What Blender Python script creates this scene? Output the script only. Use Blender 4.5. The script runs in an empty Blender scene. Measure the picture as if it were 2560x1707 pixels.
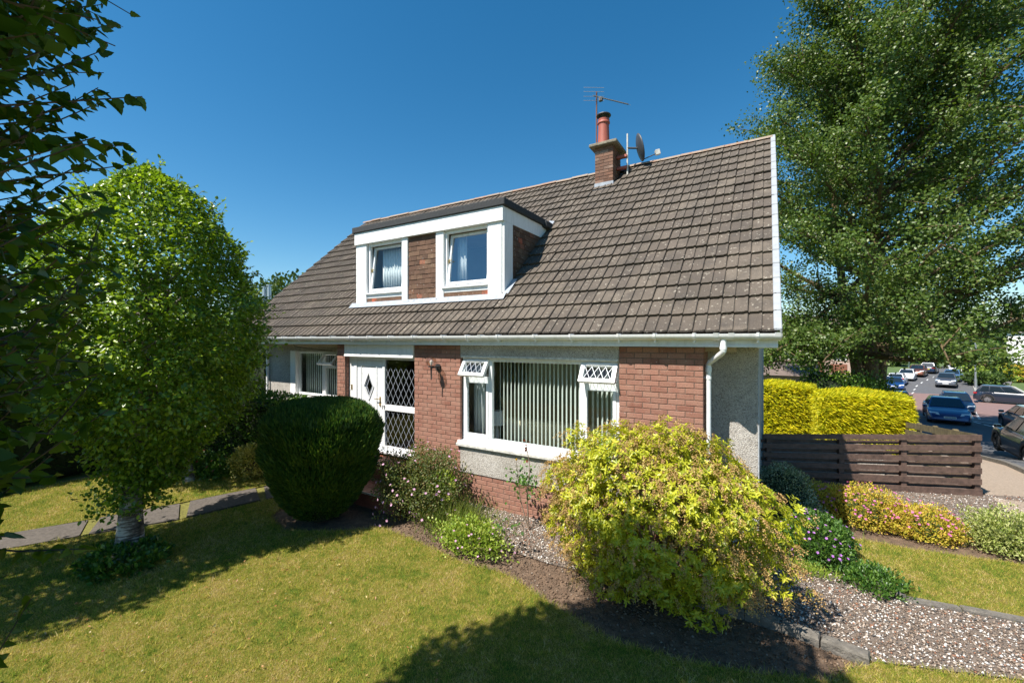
import bpy, math, random
import numpy as np
from mathutils import Vector, Matrix, Euler
R = math.radians
rng = np.random.default_rng(7)
random.seed(7)
scene = bpy.context.scene
COL = scene.collection

# ------------------------------------------------------------------ camera
YAW = R(30.99)
SN, CS = math.sin(YAW), math.cos(YAW)
CAM = Vector((0.0, -6.0, 2.85))
FPX, CXP, HYP = 1060.0, 1280.0, 851.0
cam_d = bpy.data.cameras.new('camera')
cam = bpy.data.objects.new('camera', cam_d)
COL.objects.link(cam)
cam.location = CAM
cam.rotation_euler = (R(90), 0, YAW)
cam_d.sensor_width = 36
cam_d.lens = FPX / 2560 * 36
cam_d.shift_y = -2.5 / 2560
cam_d.clip_start = 0.05
cam_d.clip_end = 3000
scene.camera = cam

# ------------------------------------------------------------------ sky and sun
LIGHT = Vector((0.455, 1.0, -1.56)).normalized()
world = bpy.data.worlds.new('World')
scene.world = world
world.use_nodes = True
wn = world.node_tree.nodes
bg = wn['Background']
sky = wn.new('ShaderNodeTexSky')
sky.sky_type = 'NISHITA'
sky.sun_disc = False
sky.sun_elevation = math.asin(-LIGHT.z)
sky.sun_rotation = math.atan2(-LIGHT.x, -LIGHT.y)
sky.altitude = 50
sky.air_density = 1.0
sky.dust_density = 0.3
sky.ozone_density = 3.0
hs = wn.new('ShaderNodeHueSaturation')
hs.inputs['Hue'].default_value = 0.49
hs.inputs['Saturation'].default_value = 1.34
world.node_tree.links.new(sky.outputs[0], hs.inputs['Color'])
world.node_tree.links.new(hs.outputs[0], bg.inputs[0])
bg.inputs[1].default_value = 0.084
sun_d = bpy.data.lights.new('sun', 'SUN')
sun_d.energy = 5.0
sun_d.angle = R(0.5)
sun_d.color = (1.0, 0.94, 0.85)
sun = bpy.data.objects.new('sun', sun_d)
COL.objects.link(sun)
sun.rotation_euler = LIGHT.to_track_quat('-Z', 'Y').to_euler()
sun.location = (-5, -12, 20)
vs = scene.view_settings
vs.view_transform = 'Standard'
vs.look = 'None'
vs.gamma = 1.0
vs.use_curve_mapping = False
vs.exposure = 0.84
scene.cycles.use_denoising = True
scene.cycles.transparent_max_bounces = 24

# ------------------------------------------------------------------ pixel to place
def on_plane(px, py, Y):
    t = (px - CXP) / FPX
    k = CS + SN * t
    d = Y + 6.0
    return Vector((d * (-SN + CS * t) / k, Y, CAM.z - (py - HYP) / FPX * d / k))
def at_depth(px, py, Z):
    X = (px - CXP) / FPX * Z
    return Vector((X * CS - Z * SN, X * SN + Z * CS - 6.0, CAM.z - (py - HYP) / FPX * Z))

HX = [5, 11, 19, 30, 40, 52, 62, 80, 120, 220, 400, 1500]
HZ = [0, -.6, -1.85, -2.1, -2.6, -3.0, -2.9, -2.3, -1.2, 0.6, 2.0, 4.0]
def gz(y):
    return float(np.interp(y, HX, HZ))

# ------------------------------------------------------------------ materials
def new_mat(name):
    m = bpy.data.materials.new(name)
    m.use_nodes = True
    nt = m.node_tree
    return m, nt.nodes, nt.links, nt.nodes['Principled BSDF']
def ramp(n, stops, interp='LINEAR'):
    r = n.new('ShaderNodeValToRGB')
    r.color_ramp.interpolation = interp
    el = r.color_ramp.elements
    while len(el) > 1:
        el.remove(el[-1])
    el[0].position = stops[0][0]
    el[0].color = (*stops[0][1], 1)
    for p, c in stops[1:]:
        e = el.new(p)
        e.color = (*c, 1)
    return r
def pos_node(n):
    return n.new('ShaderNodeNewGeometry')
def noise(n, l, vec, scale, detail=4, rough=.6):
    t = n.new('ShaderNodeTexNoise')
    t.inputs['Scale'].default_value = scale
    t.inputs['Detail'].default_value = detail
    t.inputs['Roughness'].default_value = rough
    l.new(vec, t.inputs['Vector'])
    return t
def mixc(n, l, fac, a, b, mode='MIX'):
    m = n.new('ShaderNodeMix')
    m.data_type = 'RGBA'
    m.blend_type = mode
    for s, v in ((m.inputs[0], fac), (m.inputs[6], a), (m.inputs[7], b)):
        if isinstance(v, bpy.types.NodeSocket):
            l.new(v, s)
        elif isinstance(v, (int, float)):
            s.default_value = v
        else:
            s.default_value = (*v, 1)
    return m.outputs[2]
def bump(n, l, height, strength, dist, bsdf):
    b = n.new('ShaderNodeBump')
    b.inputs['Strength'].default_value = strength
    b.inputs['Distance'].default_value = dist
    l.new(height, b.inputs['Height'])
    l.new(b.outputs[0], bsdf.inputs['Normal'])
def plain(name, col, rough=.5, var=.12, scale=6, bumps=None, spec=.5, metal=0.0, coat=0.0):
    m, n, l, b = new_mat(name)
    g = pos_node(n)
    t = noise(n, l, g.outputs['Position'], scale, 6, .65)
    r = ramp(n, [(.3, tuple(c * (1 - var) for c in col)), (.7, tuple(min(1, c * (1 + var)) for c in col))])
    l.new(t.outputs[0], r.inputs[0])
    l.new(r.outputs[0], b.inputs['Base Color'])
    b.inputs['Roughness'].default_value = rough
    b.inputs['Specular IOR Level'].default_value = spec
    b.inputs['Metallic'].default_value = metal
    b.inputs['Coat Weight'].default_value = coat
    b.inputs['Coat Roughness'].default_value = .05
    if bumps:
        t2 = noise(n, l, g.outputs['Position'], bumps[0], 3)
        bump(n, l, t2.outputs[0], bumps[1], bumps[2], b)
    return m
def rand_piece(n, l):
    """one value per piece, for single pieces and for joined ones"""
    o = n.new('ShaderNodeObjectInfo')
    g = n.new('ShaderNodeNewGeometry')
    a = n.new('ShaderNodeMath'); a.operation = 'ADD'
    l.new(o.outputs['Random'], a.inputs[0]); l.new(g.outputs['Random Per Island'], a.inputs[1])
    f = n.new('ShaderNodeMath'); f.operation = 'FRACT'
    l.new(a.outputs[0], f.inputs[0])
    return f.outputs[0]
def pieces(name, stops, rough=.85, stain=None, stain_scale=3, bumps=(120, .4, .004), speck=None, interp='LINEAR', spec=.3, moss=None):
    m, n, l, b = new_mat(name)
    r = ramp(n, stops, interp)
    l.new(rand_piece(n, l), r.inputs[0])
    g = pos_node(n)
    col = r.outputs[0]
    if stain:
        t = noise(n, l, g.outputs['Position'], stain_scale, 8, .7)
        rr = ramp(n, [(.42, (0, 0, 0)), (.68, (1, 1, 1))])
        l.new(t.outputs[0], rr.inputs[0])
        col = mixc(n, l, rr.outputs[0], col, stain)
    t = noise(n, l, g.outputs['Position'], 60, 5, .7)
    rr = ramp(n, [(.3, (.72, .72, .72)), (.7, (1.2, 1.2, 1.2))])
    l.new(t.outputs[0], rr.inputs[0])
    col = mixc(n, l, 1.0, col, rr.outputs[0], 'MULTIPLY')
    if speck:
        t = noise(n, l, g.outputs['Position'], speck[0], 3, .5)
        rr = ramp(n, [(speck[1], (0, 0, 0)), (speck[1] + .04, (1, 1, 1))])
        l.new(t.outputs[0], rr.inputs[0])
        col = mixc(n, l, rr.outputs[0], col, speck[2])
    if moss:
        t = noise(n, l, g.outputs['Position'], moss[0], 7, .75)
        rr = ramp(n, [(moss[1], (0, 0, 0)), (moss[1] + .07, (1, 1, 1))])
        l.new(t.outputs[0], rr.inputs[0])
        col = mixc(n, l, rr.outputs[0], col, moss[2])
    l.new(col, b.inputs['Base Color'])
    b.inputs['Roughness'].default_value = rough
    b.inputs['Specular IOR Level'].default_value = spec
    t2 = noise(n, l, g.outputs['Position'], bumps[0], 4)
    bump(n, l, t2.outputs[0], bumps[1], bumps[2], b)
    return m
def leafmat(name, stops, transl=.3, rough=.42, spec=.45, tint=None, patch=None):
    m, n, l, b = new_mat(name)
    g = n.new('ShaderNodeNewGeometry')
    r = ramp(n, stops)
    l.new(g.outputs['Random Per Island'], r.inputs[0])
    col = r.outputs[0]
    if patch:
        t = noise(n, l, g.outputs['Position'], patch[0], 3, .6)
        rr = ramp(n, [(.4, (0, 0, 0)), (.62, (1, 1, 1))])
        l.new(t.outputs[0], rr.inputs[0])
        col = mixc(n, l, rr.outputs[0], col, patch[1])
    l.new(col, b.inputs['Base Color'])
    b.inputs['Roughness'].default_value = rough
    b.inputs['Specular IOR Level'].default_value = spec
    tr = n.new('ShaderNodeBsdfTranslucent')
    tc = mixc(n, l, 1.0, col, tint or (1.5, 1.5, .5), 'MULTIPLY')
    l.new(tc, tr.inputs[0])
    mx = n.new('ShaderNodeMixShader')
    mx.inputs[0].default_value = transl
    l.new(b.outputs[0], mx.inputs[1]); l.new(tr.outputs[0], mx.inputs[2])
    l.new(mx.outputs[0], n['Material Output'].inputs[0])
    return m
def glassmat(name, tint=(.9, .95, .95), refl=1.0):
    m, n, l, b = new_mat(name)
    n.remove(b)
    g = n.new('ShaderNodeNewGeometry')                      # Schlick, the same from both sides
    dp = n.new('ShaderNodeVectorMath'); dp.operation = 'DOT_PRODUCT'
    l.new(g.outputs['Normal'], dp.inputs[0]); l.new(g.outputs['Incoming'], dp.inputs[1])
    ab = n.new('ShaderNodeMath'); ab.operation = 'ABSOLUTE'; l.new(dp.outputs['Value'], ab.inputs[0])
    om = n.new('ShaderNodeMath'); om.operation = 'SUBTRACT'; om.inputs[0].default_value = 1; l.new(ab.outputs[0], om.inputs[1])
    pw = n.new('ShaderNodeMath'); pw.operation = 'POWER'; pw.inputs[1].default_value = 5; l.new(om.outputs[0], pw.inputs[0])
    mu = n.new('ShaderNodeMath'); mu.operation = 'MULTIPLY_ADD'; mu.inputs[1].default_value = .92; mu.inputs[2].default_value = .08 * refl
    mu.use_clamp = True
    l.new(pw.outputs[0], mu.inputs[0])
    t = n.new('ShaderNodeBsdfTransparent'); t.inputs[0].default_value = (*tint, 1)
    gl = n.new('ShaderNodeBsdfGlossy'); gl.inputs['Roughness'].default_value = .02
    mx = n.new('ShaderNodeMixShader')
    l.new(mu.outputs[0], mx.inputs[0]); l.new(t.outputs[0], mx.inputs[1]); l.new(gl.outputs[0], mx.inputs[2])
    l.new(mx.outputs[0], n['Material Output'].inputs[0])
    return m
def pebbledash(name):
    m, n, l, b = new_mat(name)
    g = pos_node(n)
    v = n.new('ShaderNodeTexVoronoi'); v.inputs['Scale'].default_value = 105
    l.new(g.outputs['Position'], v.inputs['Vector'])
    sep = n.new('ShaderNodeSeparateColor'); l.new(v.outputs['Color'], sep.inputs[0])
    r = ramp(n, [(0, (.20, .185, .17)), (.16, (.40, .37, .335)), (.5, (.50, .465, .42)), (.85, (.58, .55, .50)), (1, (.68, .66, .62))])
    l.new(sep.outputs[0], r.inputs[0])
    t = noise(n, l, g.outputs['Position'], 1.3, 5, .7)
    rr = ramp(n, [(.35, (.8, .79, .77)), (.65, (1.05, 1.05, 1.05))])
    l.new(t.outputs[0], rr.inputs[0])
    l.new(mixc(n, l, 1.0, r.outputs[0], rr.outputs[0], 'MULTIPLY'), b.inputs['Base Color'])
    b.inputs['Roughness'].default_value = .85
    b.inputs['Specular IOR Level'].default_value = .25
    inv = n.new('ShaderNodeMath'); inv.operation = 'SUBTRACT'; inv.inputs[0].default_value = 1
    l.new(v.outputs['Distance'], inv.inputs[1])
    bump(n, l, inv.outputs[0], .8, .012, b)
    return m
def grassmat(name, blades):
    m, n, l, b = new_mat(name)
    g = n.new('ShaderNodeNewGeometry')
    t1 = noise(n, l, g.outputs['Position'], 1.6, 6, .7)
    t2 = noise(n, l, g.outputs['Position'], 9, 6, .75)
    a = n.new('ShaderNodeMath'); a.operation = 'MULTIPLY_ADD'; a.inputs[1].default_value = .85
    l.new(t1.outputs[0], a.inputs[0])
    h = n.new('ShaderNodeMath'); h.operation = 'MULTIPLY'; h.inputs[1].default_value = .65
    l.new(t2.outputs[0], h.inputs[0]); l.new(h.outputs[0], a.inputs[2])
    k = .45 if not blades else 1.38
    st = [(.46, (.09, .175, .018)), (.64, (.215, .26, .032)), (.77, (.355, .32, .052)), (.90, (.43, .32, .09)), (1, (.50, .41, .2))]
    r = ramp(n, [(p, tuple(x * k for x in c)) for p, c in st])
    if blades:
        j = n.new('ShaderNodeMath'); j.operation = 'MULTIPLY_ADD'; j.inputs[1].default_value = .5; 
        l.new(g.outputs['Random Per Island'], j.inputs[0])
        s = n.new('ShaderNodeMath'); s.operation = 'SUBTRACT'; s.inputs[1].default_value = .25
        l.new(a.outputs[0], s.inputs[0]); l.new(s.outputs[0], j.inputs[2])
        l.new(j.outputs[0], r.inputs[0])
    else:
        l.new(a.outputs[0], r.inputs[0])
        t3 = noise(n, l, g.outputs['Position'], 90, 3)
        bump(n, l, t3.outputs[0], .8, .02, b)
    l.new(r.outputs[0], b.inputs['Base Color'])
    b.inputs['Roughness'].default_value = .75
    b.inputs['Specular IOR Level'].default_value = .2
    if blades:
        tr = n.new('ShaderNodeBsdfTranslucent'); l.new(r.outputs[0], tr.inputs[0])
        mx = n.new('ShaderNodeMixShader'); mx.inputs[0].default_value = .4
        l.new(b.outputs[0], mx.inputs[1]); l.new(tr.outputs[0], mx.inputs[2])
        l.new(mx.outputs[0], n['Material Output'].inputs[0])
    return m

MT = {}
MT['brick'] = pieces('brick_red', [(0, (.23, .10, .07)), (.25, (.28, .13, .093)), (.6, (.33, .165, .12)), (.85, (.305, .15, .108)), (1, (.255, .112, .082))],
                     stain=(.33, .185, .135), stain_scale=5, speck=(42, .69, (.55, .5, .45)))
MT['chimney_brick'] = pieces('brick_brown', [(0, (.13, .065, .042)), (.5, (.20, .10, .066)), (.9, (.25, .135, .09)), (1, (.34, .25, .2))], stain=(.15, .09, .065))
MT['mortar'] = plain('mortar', (.16, .105, .08), .9, .25, 30, (90, .5, .004))
MT['tile'] = pieces('roof_tile', [(0, (.096, .078, .062)), (.3, (.108, .088, .070)), (.6, (.116, .095, .075)), (.85, (.126, .103, .081)), (1, (.145, .12, .094))],
                    stain=(.072, .061, .051), stain_scale=2.4, bumps=(70, .6, .006), speck=(22, .64, (.30, .27, .22)), moss=(5.5, .60, (.058, .05, .030)))
MT['hung_tile'] = pieces('hung_tile', [(0, (.08, .045, .03)), (.35, (.118, .064, .042)), (.7, (.15, .086, .055)), (.94, (.19, .12, .075)), (.97, (.42, .11, .06)), (1, (.42, .11, .06))],
                         stain=(.12, .07, .045), stain_scale=7, speck=(30, .68, (.5, .46, .4)))
MT['ridge'] = pieces('ridge_tile', [(0, (.27, .19, .14)), (.5, (.33, .25, .19)), (1, (.31, .17, .11))], stain=(.30, .27, .22), stain_scale=9)
def grimy(name, col, rough, amount):
    m, n, l, b = new_mat(name)
    g = pos_node(n)
    mp = n.new('ShaderNodeMapping'); mp.inputs['Scale'].default_value = (9, 9, 1.6)
    l.new(g.outputs['Position'], mp.inputs[0])
    t = noise(n, l, mp.outputs[0], 1.6, 6, .7)
    r = ramp(n, [(.48, (0, 0, 0)), (.78, (amount, amount, amount))])
    l.new(t.outputs[0], r.inputs[0])
    l.new(mixc(n, l, r.outputs[0], col, (.36, .34, .29)), b.inputs['Base Color'])
    b.inputs['Roughness'].default_value = rough
    return m
MT['white'] = grimy('white_plastic', (.80, .81, .82), .34, .35)
MT['white_paint'] = grimy('white_paint', (.80, .80, .79), .5, .4)
MT['old_white'] = plain('weathered_white', (.55, .54, .50), .7, .35, 14, (60, .4, .004))
MT['render_edge'] = plain('grey_edge', (.40, .42, .44), .7, .3, 20)
MT['pebble'] = pebbledash('pebbledash')
MT['felt'] = plain('roofing_felt', (.035, .037, .04), .9, .3, 25, (150, .6, .004))
MT['lead'] = plain('lead_flashing', (.30, .33, .37), .55, .2, 10, (20, .3, .01))
MT['verge'] = plain('verge_grey', (.33, .35, .37), .45, .12, 8)
MT['slab'] = plain('concrete_cap', (.20, .175, .13), .9, .45, 18, (50, .6, .01))
MT['pot'] = plain('terracotta_pot', (.33, .085, .055), .6, .12, 8)
MT['rust'] = plain('rusty_steel', (.17, .07, .05), .8, .3, 30)
MT['dark'] = plain('dark_metal', (.03, .03, .032), .5, .15, 10)
MT['steel'] = plain('galvanised', (.52, .54, .56), .3, .1, 8, metal=.8)
MT['alu'] = plain('bare_aluminium', (.6, .6, .6), .4, .05, 5, metal=.7)
MT['dish'] = plain('dish_grey', (.045, .05, .058), .5, .1, 4)
MT['brass'] = plain('brass', (.6, .42, .16), .3, .1, 5, metal=.9)
MT['lattice'] = plain('lattice_strip', (.45, .49, .56), .4, .05, 5)
MT['glass'] = glassmat('window_glass')
MT['glass_sky'] = glassmat('upper_glass', refl=3.5)
MT['door_glass'] = glassmat('door_glass', (.35, .36, .36), 1.0)
MT['lampglass'] = glassmat('smoked_globe', (.85, .78, .72), 1.3)
MT['blind'] = plain('blind_fabric', (.80, .84, .80), .8, .04, 5)
_n, _l = MT['blind'].node_tree.nodes, MT['blind'].node_tree.links
_t = _n.new('ShaderNodeBsdfTranslucent'); _t.inputs[0].default_value = (.66, .72, .64, 1)
_m = _n.new('ShaderNodeMixShader'); _m.inputs[0].default_value = .25
_l.new(_n['Principled BSDF'].outputs[0], _m.inputs[1]); _l.new(_t.outputs[0], _m.inputs[2]); _l.new(_m.outputs[0], _n['Material Output'].inputs[0])
MT['net'] = plain('net_curtain', (.75, .78, .80), .9, .06, 6)
MT['redcloth'] = plain('red_curtain', (.32, .03, .03), .9, .2, 9)
MT['sofa'] = plain('sofa_fabric', (.70, .58, .40), .9, .1, 4)
MT['room'] = plain('room_wall', (.46, .37, .28), .9, .1, 2)
MT['carpet'] = plain('carpet', (.14, .10, .07), .95, .2, 20)
MT['terracotta'] = pieces('step_tile', [(0, (.24, .075, .04)), (.5, (.31, .10, .055)), (1, (.36, .13, .075))], rough=.55)
MT['step'] = plain('step_wall', (.19, .06, .04), .8, .25, 12)
MT['soil'] = plain('soil', (.155, .102, .066), .95, .45, 9, (40, 1.0, .04))
MT['clod'] = pieces('soil_clod', [(0, (.10, .065, .042)), (.5, (.16, .105, .07)), (.9, (.21, .145, .10)), (1, (.3, .25, .2))], rough=.95)
MT['bark_birch'] = None
MT['concrete'] = plain('concrete_kerb', (.15, .135, .115), .95, .4, 12, (60, .8, .015))
MT['path'] = plain('path_slab', (.10, .085, .072), .95, .4, 25, (140, .8, .008))
MT['moss'] = plain('mossy_joint', (.16, .15, .03), .95, .4, 12, (60, 1.0, .02))
MT['fencewood'] = plain('stained_fence_wood', (.105, .064, .048), .75, .45, 11, (35, .4, .004))
MT['oldwood'] = plain('algae_fence_wood', (.16, .125, .062), .9, .45, 7, (35, .4, .004))
MT['asphalt'] = plain('asphalt', (.095, .095, .10), .9, .15, 3, (60, .3, .01))
MT['redroad'] = plain('red_paving', (.20, .125, .112), .9, .15, 3, (60, .3, .01))
MT['pavement'] = plain('pavement', (.14, .135, .132), .9, .15, 4)
MT['kerb'] = plain('kerb_stone', (.3, .29, .27), .9, .2, 4)
MT['paintline'] = plain('road_paint', (.65, .65, .63), .7, .2, 6)
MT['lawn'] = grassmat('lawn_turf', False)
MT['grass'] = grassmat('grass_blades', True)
MT['fargrass'] = plain('far_grass', (.075, .12, .03), .95, .35, 1.2)
def gravelmat(name, stops):
    return pieces(name, stops, rough=.8, bumps=(150, .3, .002), interp='CONSTANT', spec=.3)
MT['stone'] = gravelmat('gravel_stones', [(0, (.17, .125, .095)), (.30, (.28, .215, .165)), (.52, (.42, .35, .29)), (.66, (.62, .59, .55)), (.84, (.10, .095, .09)), (.94, (.32, .15, .09))])
MT['gravel_bed'] = plain('gravel_bed', (.19, .15, .12), .95, .45, 40, (90, 1.0, .02))
MT['drygravel'] = plain('dry_gravel', (.34, .265, .20), .95, .35, 30, (60, 1.0, .02))

# ------------------------------------------------------------------ mesh helpers
WORG = {}
def worg(o):
    return WORG.get(o.name, Vector((0, 0, 0))) if o else Vector((0, 0, 0))
def link(o, parent=None, local=False, world_loc=None):
    COL.objects.link(o)
    if parent:
        o.parent = parent
        if not local:
            wl = Vector(world_loc) if world_loc is not None else Vector((0, 0, 0))
            o.location = wl - worg(parent)
            WORG[o.name] = wl
    elif world_loc is not None:
        o.location = world_loc
        WORG[o.name] = Vector(world_loc)
    return o
def thing(name, label, cat, loc=(0, 0, 0), group=None, rotz=None):
    o = bpy.data.objects.new(name, None)
    o.empty_display_size = .2
    COL.objects.link(o)
    o.location = loc
    WORG[o.name] = Vector(loc)
    if rotz is not None:
        o.rotation_euler = (0, 0, rotz)
    return tag(o, label, cat, group)
def tag(o, label=None, cat=None, group=None, kind=None):
    if label: o['label'] = label
    if cat: o['category'] = cat
    if group: o['group'] = group
    if kind: o['kind'] = kind
    return o
def np_mesh(name, V, F, smooth=False):
    """V (n,3); F list of (m,k) int arrays"""
    me = bpy.data.meshes.new(name)
    V = np.asarray(V, dtype=np.float32)
    me.vertices.add(len(V))
    me.vertices.foreach_set('co', V.ravel())
    if not isinstance(F, (list, tuple)):
        F = [F]
    loops = np.concatenate([f.ravel() for f in F]).astype(np.int32)
    tot = np.concatenate([np.full(len(f), f.shape[1]) for f in F]).astype(np.int32)
    start = np.concatenate([[0], np.cumsum(tot)[:-1]]).astype(np.int32)
    me.loops.add(len(loops))
    me.loops.foreach_set('vertex_index', loops)
    me.polygons.add(len(tot))
    me.polygons.foreach_set('loop_start', start)
    me.polygons.foreach_set('loop_total', tot)
    if smooth:
        me.polygons.foreach_set('use_smooth', np.ones(len(tot), dtype=bool))
    me.update(calc_edges=True)
    return me
class MB:
    def __init__(s):
        s.v = []; s.f = []
    def quad(s, *p):
        i = len(s.v); s.v += [tuple(q) for q in p]; s.f.append(tuple(range(i, i + len(p)))); return s
    def box(s, x0, x1, y0, y1, z0, z1, c=0.0):
        i = len(s.v)
        if c <= 0:
            s.v += [(x0, y0, z0), (x1, y0, z0), (x1, y1, z0), (x0, y1, z0), (x0, y0, z1), (x1, y0, z1), (x1, y1, z1), (x0, y1, z1)]
            s.f += [tuple(i + k for k in q) for q in ((0, 3, 2, 1), (4, 5, 6, 7), (0, 1, 5, 4), (1, 2, 6, 5), (2, 3, 7, 6), (3, 0, 4, 7))]
        else:
            a, b = (x0, y0, z0), (x1, y1, z1)
            idx = {}
            for sx in (0, 1):
                for sy in (0, 1):
                    for sz in (0, 1):
                        o = [(a[k], b[k])[(sx, sy, sz)[k]] for k in range(3)]
                        for ax in range(3):
                            p = [o[k] + (c if (sx, sy, sz)[k] == 0 else -c) for k in range(3)]
                            p[ax] = o[ax]
                            idx[(sx, sy, sz, ax)] = len(s.v); s.v.append(tuple(p))
            for ax in range(3):
                o1, o2 = [k for k in range(3) if k != ax]
                for sd in (0, 1):
                    q = []
                    for u, w in ((0, 0), (1, 0), (1, 1), (0, 1)):
                        k = [0, 0, 0]; k[ax] = sd; k[o1] = u; k[o2] = w
                        q.append(idx[(*k, ax)])
                    flip = (sd == 0) ^ (ax == 1)
                    s.f.append(tuple(q[::-1] if flip else q))
            for ax in range(3):
                o1, o2 = [k for k in range(3) if k != ax]
                for u in (0, 1):
                    for w in (0, 1):
                        k = [0, 0, 0]; k[o1] = u; k[o2] = w
                        k2 = list(k); k2[ax] = 1
                        s.f.append((idx[(*k, o1)], idx[(*k2, o1)], idx[(*k2, o2)], idx[(*k, o2)]))
            for sx in (0, 1):
                for sy in (0, 1):
                    for sz in (0, 1):
                        s.f.append(tuple(idx[(sx, sy, sz, k)] for k in range(3)))
        return s
    def tube(s, pts, rad, n=8, cap=True):
        pts = [Vector(p) for p in pts]
        if not hasattr(rad, '__len__'): rad = [rad] * len(pts)
        base = len(s.v)
        ref = None
        for k, p in enumerate(pts):
            d = (pts[min(k + 1, len(pts) - 1)] - pts[max(k - 1, 0)])
            d = d.normalized() if d.length > 1e-9 else Vector((0, 0, 1))
            if ref is None:
                ref = Vector((0, 0, 1)) if abs(d.z) < .9 else Vector((1, 0, 0))
            a = d.cross(ref).normalized(); b = d.cross(a); ref = -b if False else ref
            for j in range(n):
                t = 2 * math.pi * j / n
                s.v.append(tuple(p + (a * math.cos(t) + b * math.sin(t)) * rad[k]))
        for k in range(len(pts) - 1):
            for j in range(n):
                s.f.append((base + k * n + j, base + k * n + (j + 1) % n, base + (k + 1) * n + (j + 1) % n, base + (k + 1) * n + j))
        if cap:
            s.f.append(tuple(base + j for j in range(n))[::-1])
            s.f.append(tuple(base + (len(pts) - 1) * n + j for j in range(n)))
        return s
    def lathe(s, cx, cy, prof, n=16, axis='z'):
        base = len(s.v)
        for r, z in prof:
            for j in range(n):
                t = 2 * math.pi * j / n
                if axis == 'z':
                    s.v.append((cx + r * math.cos(t), cy + r * math.sin(t), z))
                else:  # axis y ; cx = x, cy = z centre
                    s.v.append((cx + r * math.cos(t), z, cy + r * math.sin(t)))
        for k in range(len(prof) - 1):
            for j in range(n):
                s.f.append((base + k * n + j, base + k * n + (j + 1) % n, base + (k + 1) * n + (j + 1) % n, base + (k + 1) * n + j))
        return s
    def extrude(s, poly, axis, a, b):
        """poly: list of 2D points; axis 0/1/2 is the extrusion axis"""
        i = len(s.v); n = len(poly)
        for w in (a, b):
            for p in poly:
                q = list(p); q.insert(axis, w); s.v.append(tuple(q))
        s.f.append(tuple(range(i, i + n))); s.f.append(tuple(range(i + n, i + 2 * n))[::-1])
        for k in range(n):
            s.f.append((i + k, i + (k + 1) % n, i + n + (k + 1) % n, i + n + k))
        return s
    def rot(s, M, start=0):
        for k in range(start, len(s.v)):
            s.v[k] = tuple(M @ Vector(s.v[k]))
        return s
    def mesh(s, name, smooth=False):
        me = bpy.data.meshes.new(name)
        me.from_pydata(s.v, [], s.f)
        me.update()
        import bmesh
        bm = bmesh.new(); bm.from_mesh(me)
        bmesh.ops.recalc_face_normals(bm, faces=bm.faces)
        bm.to_mesh(me); bm.free()
        if smooth:
            me.polygons.foreach_set('use_smooth', np.ones(len(me.polygons), dtype=bool))
            me.set_sharp_from_angle(angle=R(40))
        return me
    def build(s, name, mat, parent=None, smooth=False, local=False):
        me = s.mesh(name, smooth)
        me.materials.append(MT[mat] if isinstance(mat, str) else mat)
        o = bpy.data.objects.new(name, me)
        return link(o, parent, local)
def obj_np(name, V, F, mat, parent=None, smooth=False):
    me = np_mesh(name, V, F, smooth)
    me.materials.append(MT[mat] if isinstance(mat, str) else mat)
    o = bpy.data.objects.new(name, me)
    return link(o, parent)
def inst(name, me, parent, wl, M=None, local=False):
    o = bpy.data.objects.new(name, me)
    link(o, parent, world_loc=wl)
    if M is not None:
        o.rotation_euler = M.to_euler()
    return o
def struct(o):
    o['kind'] = 'structure'
    return o

# ------------------------------------------------------------------ foliage helpers
LEAF = {
    'kite': ([(0, 0, 0), (.45, .5, .10), (1, 0, 0), (.45, -.5, .10)], [(0, 1, 2), (0, 2, 3)]),
    'leaf': ([(0, 0, 0), (.25, .40, .08), (.65, .38, .08), (1, 0, -.06), (.65, -.38, .08), (.25, -.40, .08)], [(0, 1, 2, 3), (0, 3, 4, 5)]),
    'blade': ([(0, .5, 0), (0, -.5, 0), (1, 0, .15)], [(0, 1, 2)]),
    'lance': ([(0, 0, 0), (.35, .5, .07), (.7, .42, .02), (1, 0, -.12), (.7, -.42, .02), (.35, -.5, .07)], [(0, 1, 2, 3), (0, 3, 4, 5)]),
    'birch': ([(0, 0, 0), (.08, .36, .06), (.24, .50, .08), (.33, .41, .07), (.48, .42, .05), (.57, .30, .03), (.74, .24, .0), (1, 0, -.12),
               (.74, -.24, 0), (.57, -.30, .03), (.48, -.42, .05), (.33, -.41, .07), (.24, -.50, .08), (.08, -.36, .06)],
              [tuple(range(0, 8)), (0,) + tuple(range(7, 14))]),
}
def unit(a):
    return a / np.maximum(np.linalg.norm(a, axis=1, keepdims=True), 1e-9)
def rdirs(n):
    return unit(rng.normal(size=(n, 3)))
def leaf_arrays(P, D, N, L, W, shape):
    T, FT = LEAF[shape]
    T = np.array(T); n = len(P); k = len(T)
    D = unit(D); S = unit(np.cross(N, D)); N2 = np.cross(D, S)
    L = np.broadcast_to(np.asarray(L, float), (n,)); W = np.broadcast_to(np.asarray(W, float), (n,))
    V = (P[:, None, :] + (L[:, None] * T[None, :, 0])[:, :, None] * D[:, None, :]
         + (W[:, None] * T[None, :, 1])[:, :, None] * S[:, None, :] + (L[:, None] * T[None, :, 2])[:, :, None] * N2[:, None, :])
    off = (np.arange(n) * k)[:, None]
    F = [off + np.array(f)[None, :] for f in FT]
    return V.reshape(-1, 3), F
def leaves(name, P, D, N, L, W, shape, mat, parent):
    V, F = leaf_arrays(P, D, N, L, W, shape)
    return obj_np(name, V, F, mat, parent)
def lump(d, k=3.0, amp=.12, seed=0):
    s = seed * 1.7
    return 1 + amp * (np.sin(d[:, 0] * k * 2.1 + s) * np.cos(d[:, 1] * k * 1.7 + 2 * s) + .7 * np.sin(d[:, 2] * k * 2.9 + d[:, 0] * k + 3 * s))
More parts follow.
